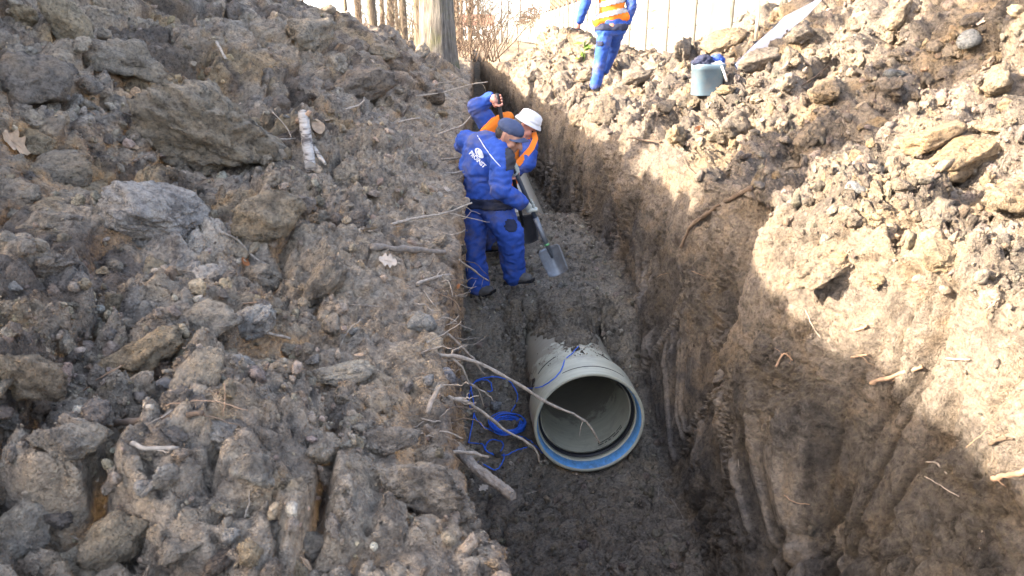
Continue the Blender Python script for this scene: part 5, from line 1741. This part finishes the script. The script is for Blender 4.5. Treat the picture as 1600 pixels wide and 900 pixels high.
stick('branch', A2, .009, .004, M_TWIG, 'short bare branch crossing just above the longest one at the lip', 'branch', GB, 5, .08)
B1 = lip_path([(700, 621), (704, 622), (735, 630), (761, 650), (794, 674), (834, 699), (843, 723)], None, .25)
stick('branch', B1, .008, .003, M_TWIG, 'thin bare branch pointing at the pipe base over the blue coil', 'branch', GB, 4, .06)
C1 = lip_path([(612, 350), (640, 343), (668, 338), (700, 332), (737, 317)], None, .45)
stick('branch', C1, .009, .005, M_TWIG, 'crooked branch ending at the belt of the front worker', 'branch', GB, 5, .12, forks=[(lip_path([(700, 332), (730, 340), (765, 347)], C1[3].y, .1), .004)])
D1 = lip_path([(680, 212), (700, 204), (722, 196), (742, 175), (758, 173)], None, .4)
stick('branch', D1, .010, .005, M_TWIG, 'forked pale twig beside the raised elbow of the second worker', 'branch', GB, 3, .15, forks=[(lip_path([(715, 199), (728, 190), (738, 184)], D1[2].y, .1), .005)])
D2 = lip_path([(690, 249), (715, 247), (738, 247), (759, 248)], None, .25)
stick('branch', D2, .010, .007, M_TWIG, 'straight pale twig crossing the back print of the front worker', 'branch', GB, 0)
D3 = lip_path([(690, 270), (710, 270), (724, 267)], None, .15)
stick('branch', D3, .008, .005, M_TWIG, 'short pale twig under the one crossing the back print', 'branch', GB, 1)
E1 = lip_path([(715, 405), (722, 410), (740, 422), (752, 432), (764, 439)], None, .35)
stick('branch', E1, .007, .003, M_TWIG, 'slender pale twig crossing the shin of the front worker', 'branch', GB, 3, .09)
F1 = lip_path([(650, 150), (690, 145), (735, 132), (762, 128)], None, .5)
stick('branch', F1, .009, .006, M_TWIG, 'long thin twig above the raised arm near the top of the trench', 'branch', GB, 2, .12)
F2 = lip_path([(663, 135), (700, 128), (735, 128)], None, .3)
stick('branch', F2, .006, .003, M_TWIG, 'fine twig just above the long one near the trench top', 'branch', GB, 1, .12)
G1 = lip_path([(700, 705), (735, 708), (762, 714)], None, .1)
stick('branch', G1, .007, .004, M_TWIG, 'stubby broken root left of the blue loops', 'root', GB, 1, .05)
G2 = lip_path([(668, 646), (678, 620), (690, 601)], None, .05)
stick('branch', G2, .008, .005, M_TWIG, 'upright pale twig at the lip left of the blue coil', 'branch', GB, 2, .06)
G3 = lip_path([(815, 775), (830, 770), (848, 766)], None, .1)
stick('branch', G3, .004, .003, M_TWIG, 'tiny twig poking from the clod at the end of the grey log', 'branch', GB, 0)
# lying sticks: both ends on the soil
def lie(pxs, lift=.012):
    out = []
    for q in pxs:
        p, n = hit(*q); out.append(p + n * lift)
    return out
def lie2(a, b, lift=.03, n=4):
    """a stiff piece: straight between two points of the soil, raised until it clears it"""
    pa_, na_ = hit(*a); pb_, nb_ = hit(*b)
    up = (na_ + nb_).normalized()
    pts = [pa_.lerp(pb_, t) for t in np.linspace(0, 1, n)]
    need = max(0, max(soil_z(q.x, q.y) - q.z for q in pts[1:-1]) * .5)
    return [q + up * lift + Vector((0, 0, min(need, .08))) for q in pts]
GL = 'sticks lying on the left bank'
stick('stick', lie2((583, 390), (697, 398), .02), .016, .014, M_LOG, 'straight grey stick lying across the left bank toward the worker', 'stick', GL, 0)
stick('stick', lie([(650, 448), (668, 440), (700, 432)], .015), .011, .008, M_TWIG, 'pale curved stick on the bank below the straight grey stick', 'stick', GL, 2, .08)
stick('stick', lie([(545, 178), (560, 165), (578, 148), (600, 129)], .05), .010, .006, M_TWIG, 'pale twig leaning on the bank above right of the birch log', 'stick', GL, 2, .15)
stick('stick', lie([(622, 195), (645, 190), (655, 187)], .03), .010, .008, M_TWIG, 'short pale stick on the bank level with the cap of the front worker', 'stick', GL, 0)
stick('stick', lie([(410, 222), (440, 226), (470, 224)], .05), .006, .004, M_TWIG, 'thin twig lying left across the birch log', 'stick', GL, 1, .2)
stick('stick', lie([(420, 180), (440, 200), (455, 222)], .05), .004, .003, M_TWIG, 'fine drooping root left of the birch log', 'root', GL, 1, .1)
stick('stick', lie2((178, 672), (312, 656), .015), .008, .006, M_ROOT, 'brown root lying across the lower left clods', 'root', GL, 1, .1)
stick('stick', lie([(205, 695), (235, 700), (268, 705)], .015), .005, .004, M_TWIG, 'short pale root below the brown root, lower left', 'root', GL, 1, .08)
stick('stick', lie2((212, 628), (262, 606), .01, 3), .016, .016, M_LOG, 'chunky grey stick end in the lower left bank', 'stick', GL, 0)
stick('stick', lie([(340, 362), (365, 378), (395, 398), (420, 418)], .02), .006, .004, M_TWIG, 'thin twig right of the bluish wet slab', 'stick', GL, 3, .12)
stick('stick', lie([(395, 520), (420, 522), (452, 530)], .015), .007, .005, M_TWIG, 'small pale root right of the pale grey clod', 'root', GL, 0)
stick('stick', lie2((335, 65), (350, 92), .02, 3), .012, .010, M_TWIG, 'short whitish stick high on the left bank', 'stick', GL, 0)
stick('stick', lie([(188, 178), (215, 188), (240, 199)], .02), .005, .004, M_ROOT, 'thin brown root beside the huge hollow clod', 'root', GL, 0)
lg = [at(716, 704, 1.80), at(745, 733, 1.72), at(775, 755, 1.64), at(802, 775, 1.58)]
rough_tube('log', lg, .014, .012, M_LOG, None, .28, 4, label='rough grey log lying along the trench lip', cat='log')
# birch log with a split stub
bp = lie2((472, 186), (483, 268), .035)
bl = empty('birch_log', bp[-1], 'short white birch log with a split side branch on the left bank', 'log')
rough_tube('trunk', bp, .034, .030, M_BIRCH, bl, .12, 6)
fk = [bp[1].lerp(bp[2], .6), bp[2] + Vector((.04, 0, -.02)), bp[3] + Vector((.085, 0, .02))]
rough_tube('side_branch', fk, .024, .007, M_BIRCH, bl, .3, 8)
ck = lie2((464, 193), (484, 180), .05, 3)
stick('bark_chip', ck, .02, .014, M_PEEL, 'strip of tan bark at the upper end of the birch log', 'bark', None, 0)
# right side
GR = 'roots on the right trench side'
stick('root', lie([(1068, 386), (1082, 358), (1100, 337), (1125, 322), (1145, 312), (1172, 297)], .022), .011, .016, M_ROOT, 'thick curved root lying down the right trench wall', 'root', GR, 2, .1)
stick('root', lie([(968, 222), (985, 218), (1010, 221), (1038, 222)], .03), .010, .008, M_ROOT, 'long brown root on the upper right wall below the bucket', 'root', GR, 2, .15)
stick('root', lie2((1356, 624), (1436, 599), .015), .009, .008, M_PEEL, 'reddish broken root across the corner of the right wall', 'root', GR, 1, .08)
stick('root', lie2((1336, 526), (1354, 520), .008), .007, .005, M_PEEL, 'short pale wood splinter above the reddish broken root', 'root', GR, 0)
stick('root', lie2((1553, 752), (1606, 741), .01), .009, .009, M_PEEL, 'splintered root ends at the right edge of the wall', 'root', GR, 2, .06)
stick('root', lie([(1552, 696), (1568, 690), (1585, 684)], .012), .006, .004, M_ROOT, 'small dark root above the splintered ends at the right edge', 'root', GR, 1, .05)
stick('root', lie([(1215, 575), (1225, 552), (1240, 560)], .01), .005, .003, M_PEEL, 'tuft of reddish rootlets on the lit left edge of the wall corner', 'root', GR, 5, .06)
stick('root', lie2((1325, 585), (1350, 581), .008), .006, .004, M_PEEL, 'small reddish root fragment above the reddish broken root', 'root', GR, 2, .05)
stick('root', lie([(1235, 145), (1265, 125), (1290, 108)], .03), .007, .005, M_ROOT, 'thin root arching over clods below the white board', 'root', GR, 0)
stick('root', lie([(1222, 118), (1226, 105), (1233, 92)], .05), .008, .006, M_TWIG, 'short grey twig standing in the dark hole below the white board', 'stick', GR, 0)
stick('root', lie([(1535, 118), (1550, 108), (1565, 96)], .03), .007, .004, M_ROOT, 'brown twig right of the pale angular stone', 'stick', GR, 1, .1)
stick('root', lie([(1070, 250), (1078, 262), (1090, 272)], .015), .006, .004, M_ROOT, 'small brown root above the thick curved root', 'root', GR, 1, .06)
stick('root', lie([(1480, 560), (1500, 562), (1520, 563)], .01), .004, .003, M_TWIG, 'fine pale root on the lit wall right of the corner', 'root', GR, 1, .05)
stick('root', lie([(1445, 720), (1465, 728), (1482, 738)], .01), .004, .003, M_TWIG, 'fine pale root at the foot of the lit wall patch', 'root', GR, 2, .05)
# roots cut off along the left wall and lip: many small ones
AREAS = (('near the raised arm', 150, 240), ('beside the blue jacket', 240, 320), ('beside the blue trousers', 320, 460), ('above the long branch', 460, 550), ('left of the blue coil', 550, 690))
for k in range(84):
    px = rt.uniform(655, 722); py = rt.uniform(150, 690)
    p, n = hit(px, py)
    if p is None or p.x > .25: continue
    d = Vector((rt.uniform(.25, 1), rt.uniform(-.5, .6), rt.uniform(-.45, .3))).normalized()
    Lr = rt.choice((.05, .07, .09, .12, .18))
    q = [p - d * .03, p + d * Lr * .5 + Vector((0, 0, rt.uniform(-.02, .02))), p + d * Lr + Vector((0, rt.uniform(-.05, .05), rt.uniform(-.05, .03)))]
    a = next(t[0] for t in AREAS if py <= t[2] or t is AREAS[-1])
    ln = 'short' if Lr < .08 else 'long'
    r = rt.uniform(.0015, .0038)
    o = MB().tube(wob(q, .003), [r * (1 - .07 * j) for j in range(9)], 5).build('rootlet', rt.choice((M_TWIG, M_TWIG, M_ROOT)), None,
        label=f'{ln} cut rootlet on the left lip {a}', cat='root', group='cut rootlets along the left lip')
for k in range(46):
    left = k % 2 == 0
    px, py = (rt.uniform(20, 650), rt.uniform(40, 860)) if left else (rt.uniform(1020, 1590), rt.uniform(130, 860))
    p, n = hit(px, py)
    if p is None or p.y > 9: continue
    t = n.orthogonal().normalized(); t.rotate(Quaternion(n, rt.uniform(0, 6.28)))
    Lr = rt.uniform(.05, .2)
    q = [p - t * Lr / 2 + n * .012, p + n * rt.uniform(.012, .04), p + t * Lr / 2 + n * .012]
    r = rt.uniform(.0010, .0022)
    MB().tube(wob(q, .0015), [r] * 9, 5).build('rootlet', rt.choice((M_TWIG, M_PEEL, M_TWIG)), None,
        label=f'fine loose rootlet {where(px, py)}', cat='root', group='loose rootlets on the soil')

number_off('rootlet')

# ------------------------------------------------------------------ oak and other dead leaves
M_LEAF = plain('dead_leaf', (0.38, 0.26, 0.165), .7, vary=.3, scale=30, bump=.003)
M_LEAFP = plain('pale_dead_leaf', (0.50, 0.41, 0.32), .7, vary=.2, scale=30, bump=.003)
M_LEAFO = plain('orange_dead_leaf', (0.36, 0.13, 0.045), .6, vary=.3, scale=30, bump=.003)
def leaf(px, py, w, mat, label, lobed=True, spin=None, curl=.5):
    p, n = hit(px, py)
    if p is None: return
    d = (p - CAM).dot(ray(800, 450)); L_ = w / FPX * d
    vs, fs = [], []
    N_, M_ = 14, 4
    for lay in (0, 1):
        for i in range(N_ + 1):
            t = i / N_
            hw = .34 * math.sin(math.pi * min(1, t * .96 + .03)) ** .7 * (1 + (.34 * math.sin(t * 21) if lobed else .03 * math.sin(t * 30)))
            for j in range(-M_, M_ + 1):
                u = j / M_
                vs.append(Vector(((t - .5), hw * u, curl * (.35 * (u * hw) ** 2 * 2 + .22 * (t - .5) ** 2 + .03 * math.sin(9 * t + 3 * u)) + .006 * lay)))
    W = 2 * M_ + 1; off = W * (N_ + 1)
    for i in range(N_):
        for j in range(W - 1):
            a = i * W + j
            fs += [(a, a + W, a + W + 1, a + 1), (off + a, off + a + 1, off + a + W + 1, off + a + W)]
    m = align(n, rt.uniform(0, 6.28) if spin is None else spin, .35)
    q = [p + n * .012 + (m @ v) * L_ for v in vs]
    e = empty('dead_leaf', p, label, 'leaf', 'dead leaves on the soil')
    mesh_obj('leaf_blade', q, fs, mat, e)
    MB().tube([p + n * .012 + (m @ Vector((x, 0, .012 + curl * .22 * x * x))) * L_ for x in (-.72, -.5, -.2, .2, .45)], [.0016, .0015, .0013, .001, .0006], 5).build('leaf_stalk', mat, e)
for a in ((20, 225, 50, M_LEAF, 'large curled brown leaf at the left edge of the picture', True, .6, 1.1), (605, 408, 30, M_LEAFP, 'pale oak leaf under the straight grey stick', True), (580, 362, 34, M_LEAFP, 'pale oak leaf above the straight grey stick', True),
          (495, 454, 34, M_LEAFO, 'orange brown leaf with dark hollow on the left bank', False), (150, 838, 36, M_LEAFP, 'pale oak leaf between big clods near the bottom', True), (1526, 36, 26, M_LEAFP, 'white looking leaf above the pale angular stone', True),
          (950, 487, 12, M_LEAFP, 'tiny pale leaf lying on the fill above the pipe', True), (510, 190, 30, M_LEAF, 'curled tan leaf right of the birch log top', False), (496, 200, 30, M_LEAF, 'tan leaf touching the birch log', False),
          (380, 412, 24, M_LEAFO, 'small orange leaf right of the thin twig', False), (575, 400, 20, M_LEAF, 'small brown leaf left of the straight stick end', False), (697, 298, 16, M_LEAFP, 'tiny leaf at the lip beside the worker jacket', True),
          (600, 75, 18, M_LEAF, 'brown leaf on the bank top left of the thick tree', False), (645, 62, 16, M_LEAFP, 'pale leaf close to the thick tree foot', False), (470, 885, 26, M_LEAF, 'brown leaf at the lower edge of the left bank', False),
          (755, 765, 18, M_LEAFP, 'pale leaf caught under the grey log', True), (930, 735, 14, M_LEAF, 'small brown leaf on the floor right of the pipe', True), (712, 447, 12, M_LEAFO, 'tiny orange leaf beside the boot of the front worker', False),
          (205, 230, 20, M_LEAF, 'brown leaf left of the huge hollow clod', False), (1095, 205, 22, M_LEAFO, 'orange leaf in a dark hollow below the bucket', False), (560, 560, 18, M_LEAF, 'brown leaf lying above the flat stone slab', True)):
    leaf(*a)

# ------------------------------------------------------------------ blue cord: coil and loose loops on the trench floor
M_CORD = plain('blue_cord', (0.012, 0.15, 0.72), .45, vary=.2, scale=60)
cp0, cn0 = hit(793, 668)
cord = empty('blue_cord', cp0, 'coil of bright blue cord with loose loops on the trench floor beside the pipe', 'cord')
mb = MB()
ex = (hit(823, 668)[0] - cp0).length * .93
zc0 = max(cp0.z, soil_z(cp0.x, cp0.y))
for k in range(17):
    r = ex * rt.uniform(.58, 1.04); zz_ = zc0 + .006 + .045 * rt.random()
    cx, cy = cp0.x + rt.gauss(0, .006), cp0.y + rt.gauss(0, .006)
    t1, t2 = rt.uniform(-.1, .1), rt.uniform(-.1, .1)
    pts = [(cx + r * math.cos(a), cy + r * math.sin(a), zz_ + .05 * (t1 * math.cos(a) + t2 * math.sin(a)) + .003 * math.sin(5 * a + k)) for a in np.linspace(0, 2 * math.pi, 33)[:-1]]
    mb.tube(pts, .0034, 6, closed=True)
mb.build('coil', M_CORD, cord)
def cord_path(pxs, lift=.020):
    pts = [hit(*q) for q in pxs]
    return wob([p + n * lift for p, n in pts], .002)
for pxs in ([(800, 645), (808, 630), (806, 612), (795, 597), (775, 591), (752, 592), (742, 597), (735, 610), (733, 630), (740, 650), (752, 668), (768, 676)],
            [(742, 597), (755, 594), (768, 600), (770, 612), (762, 612)],
            [(735, 600), (741, 640), (738, 665), (733, 695)],
            [(733, 695), (752, 697), (760, 705), (775, 715), (786, 702), (782, 692), (768, 690), (758, 700), (762, 710), (790, 714), (810, 706), (826, 702)],
            [(738, 706), (745, 722), (757, 730), (775, 737), (785, 728), (786, 712)],
            [(815, 668), (826, 660), (830, 645)], [(810, 680), (826, 690), (838, 700), (848, 712)], [(817, 655), (824, 640), (832, 650), (826, 668)]):
    c = cord_path(pxs)
    MB().tube(c, .0044, 6).build('loose_strand', M_CORD, cord)
# the strand that runs up over the pipe
def on_pipe(px, py, r):
    d = ray(px, py); ax_ = (PB - PA).normalized()
    o = CAM - PA
    dd = d - ax_ * d.dot(ax_); oo = o - ax_ * o.dot(ax_)
    a, b, c = dd.dot(dd), 2 * dd.dot(oo), oo.dot(oo) - r * r
    D = b * b - 4 * a * c
    return CAM + d * ((-b - math.sqrt(D)) / (2 * a)) if D > 0 else None
st = [on_pipe(x, y, rr) for x, y, rr in ((838, 606, .378), (850, 602, .378), (865, 592, .378), (877, 578, .378), (881, 566, .378), (886, 559, .345), (897, 549, .34), (904, 541, .34))]
st = [s for s in st if s]
MB().tube(wob([hit(822, 608)[0] + Vector((0, 0, .01))] + st, .001), .0036, 6).build('loose_strand', M_CORD, cord)

# ------------------------------------------------------------------ bucket, standing shovel, white board
M_BUCK = plain('blue_grey_plastic', (0.115, 0.19, 0.245), .5, vary=.1, scale=9, dirt=(.3, .25, .2), dirt_amt=.35)
bp_, bn_ = hit(1108, 144)
s_b = (at(1132, 120, bp_.y) - at(1085, 120, bp_.y)).length
bk = empty('bucket', bp_, 'blue grey plastic bucket with white handle standing on the right bank', 'bucket')
def rsq(c, half, z, seg=40, e=4.0):
    out = []
    for k in range(seg):
        a = 2 * math.pi * k / seg
        ca, sa = math.cos(a), math.sin(a)
        r = half / (abs(ca) ** e + abs(sa) ** e) ** (1 / e)
        out.append(Vector((c.x + r * ca, c.y + r * sa, c.z + z)))
    return out
def loft(rings):
    vs, fs = [], []
    n = len(rings[0])
    for r in rings: vs += r
    for k in range(len(rings) - 1):
        for s in range(n): fs.append((k * n + s, k * n + (s + 1) % n, (k + 1) * n + (s + 1) % n, (k + 1) * n + s))
    return vs, fs
H = s_b * 1.0; hw = s_b / 2
b0 = bp_ + Vector((0, hw * .7, -.03))
rings = [rsq(b0, .01, 0), rsq(b0, hw * .88, 0), rsq(b0, hw * .90, .006), rsq(b0, hw * .96, H * .80), rsq(b0, hw * .985, H * .805), rsq(b0, hw * 1.0, H * .93), rsq(b0, hw * 1.02, H), rsq(b0, hw * .98, H),
         rsq(b0, hw * .93, H * .95), rsq(b0, hw * .76, .02), rsq(b0, .01, .02)]
v_, f_ = loft(rings); mesh_obj('shell', v_, f_, M_BUCK, bk)
hz = b0 + Vector((0, 0, H * .97))
MB().tube([hz + Vector((hw * .55, -hw * 1.03, -.005)), hz + Vector((hw * .78, -hw * 1.12, -.07)), hz + Vector((hw * .98, -hw * 1.10, -.13))], .009, 8).build('handle', M_HAT, bk)
def rag(name, c, ext, mat, label, seed):
    v, f = ICO[4]
    p = v * np.array(ext) 
    p = p * (1 + .35 * fbm(v * 1.7 + seed, 3, seed) + .18 * (1 - 2 * np.abs(perlin(v * 3.2 + seed, seed + 1))))[:, None] + np.array(c)
    me = bpy.data.meshes.new(name); fast_mesh(me, p, f); me.materials.append(mat)
    return link(bpy.data.objects.new(name, me), None, label, 'cloth')
rag('cloth', hz + Vector((-hw * .45, -hw * .35, .02)), (hw * .62, hw * .55, .055), M_NAVY, 'dark navy cloth heaped on the left of the bucket rim', 3)
rag('cloth', hz + Vector((hw * .50, -hw * .1, .035)), (hw * .48, hw * .4, .04), M_BLUE, 'bright blue cloth lying in the right of the bucket', 9)
rag('cloth', hz + Vector((hw * .30, -hw * .55, .005)), (hw * .55, hw * .3, .022), M_HAT, 'white rag between the navy and blue cloths in the bucket', 14)
sp_, sn_ = hit(1178, 92)
e = empty('shovel', sp_, 'wooden handled shovel stuck upright in the right bank beside the white board', 'shovel')
tp = at(1187, -60, sp_.y + .05); lo = at(1176, 92, sp_.y); mid = at(1180, 66, sp_.y + .01)
MB().tube([mid, at(1184, 30, sp_.y + .03), tp], [.019, .018, .018], 12).build('handle', M_WOOD, e)
MB().tube([mid + (mid - lo) * .0 + Vector((0, 0, .01)), lo - (mid - lo) * .1], [.024, .021], 12).build('socket', M_BLACKST, e)
dn_ = (lo - mid).normalized(); sd2 = Vector((0, 1, 0))
mb = MB(); mb.box(lo + dn_ * .16, (.2, .012, .26)); mb.build('blade', M_BLACKST, e, smooth=False)
M_BOARD = plain('white_board', (0.74, 0.75, 0.78), .55, vary=.04, scale=6)
M_BOARDB = plain('blue_board_back', (0.05, 0.12, 0.30), .6)
pa, na = hit(1166, 113); pb, nb = hit(1283, 22)
pa = pa + na * .10; pb = pb + nb * .14
u_ = (pb - pa).normalized()
v_ = Vector((.35, .25, .75)); v_ = (v_ - u_ * v_.dot(u_)).normalized(); n_ = u_.cross(v_)
if n_.dot(CAM - pa) < 0: n_ = -n_
brd = empty('white_board', pa, 'long white board with blue back lying up the slope of the right bank', 'board')
Lb = (pb - pa).length + .12
def board_pts(o):
    w = [(0, -.02, .03), (.25, -.05, .06), (.5, -.06, .07), (.62, -.04, .09), (.8, -.04, .05), (1.0, -.01, .015)]
    a = [pa + u_ * Lb * t + v_ * lo_ + n_ * o for t, lo_, hi_ in w]
    b = [pa + u_ * Lb * t + v_ * hi_ + n_ * o for t, lo_, hi_ in w]
    return a, b
def slab_between(o0, o1, name, mat):
    a0, b0_ = board_pts(o0); a1, b1 = board_pts(o1)
    n = len(a0); vs = a0 + b0_ + a1 + b1; fs = []
    for k in range(n - 1):
        fs += [(k, k + 1, n + k + 1, n + k), (2 * n + k, 3 * n + k, 3 * n + k + 1, 2 * n + k + 1), (k, 2 * n + k, 2 * n + k + 1, k + 1), (n + k, n + k + 1, 3 * n + k + 1, 3 * n + k)]
    fs += [(0, n, 3 * n, 2 * n), (n - 1, 3 * n - 1, 4 * n - 1, 2 * n - 1)]
    mesh_obj(name, vs, fs, mat, brd, False)
slab_between(0, .012, 'face_sheet', M_BOARD)
slab_between(-.014, -.001, 'back_sheet', M_BOARDB)
# small green shoot growing by the fence foot
M_GREEN = plain('fresh_leaf', (0.10, 0.17, 0.03), .5, vary=.3)
gp_ = at(911, 100, 13.5); gz = soil_z(gp_.x, gp_.y)
gs = empty('sapling', (gp_.x, gp_.y, gz), 'small green leafy shoot left of the walking man', 'plant')
tz = at(911, 75, 13.5).z
MB().tube([(gp_.x, gp_.y, gz - .05), (gp_.x + .03, gp_.y, (gz + tz) / 2), (gp_.x, gp_.y, tz + .1)], [.008, .006, .003], 6).build('stem', M_GREEN, gs)
for k in range(16):
    c = Vector((gp_.x, gp_.y, tz + rt.uniform(-.2, .16)))
    d = Vector((rt.uniform(-1, 1), rt.uniform(-1, 1), rt.uniform(-.3, .6))).normalized()
    s = d.orthogonal().normalized() * .035
    mesh_obj('leaf', [c, c + d * .09 + s, c + d * .2, c + d * .09 - s], [(0, 1, 2, 3)], M_GREEN, gs)
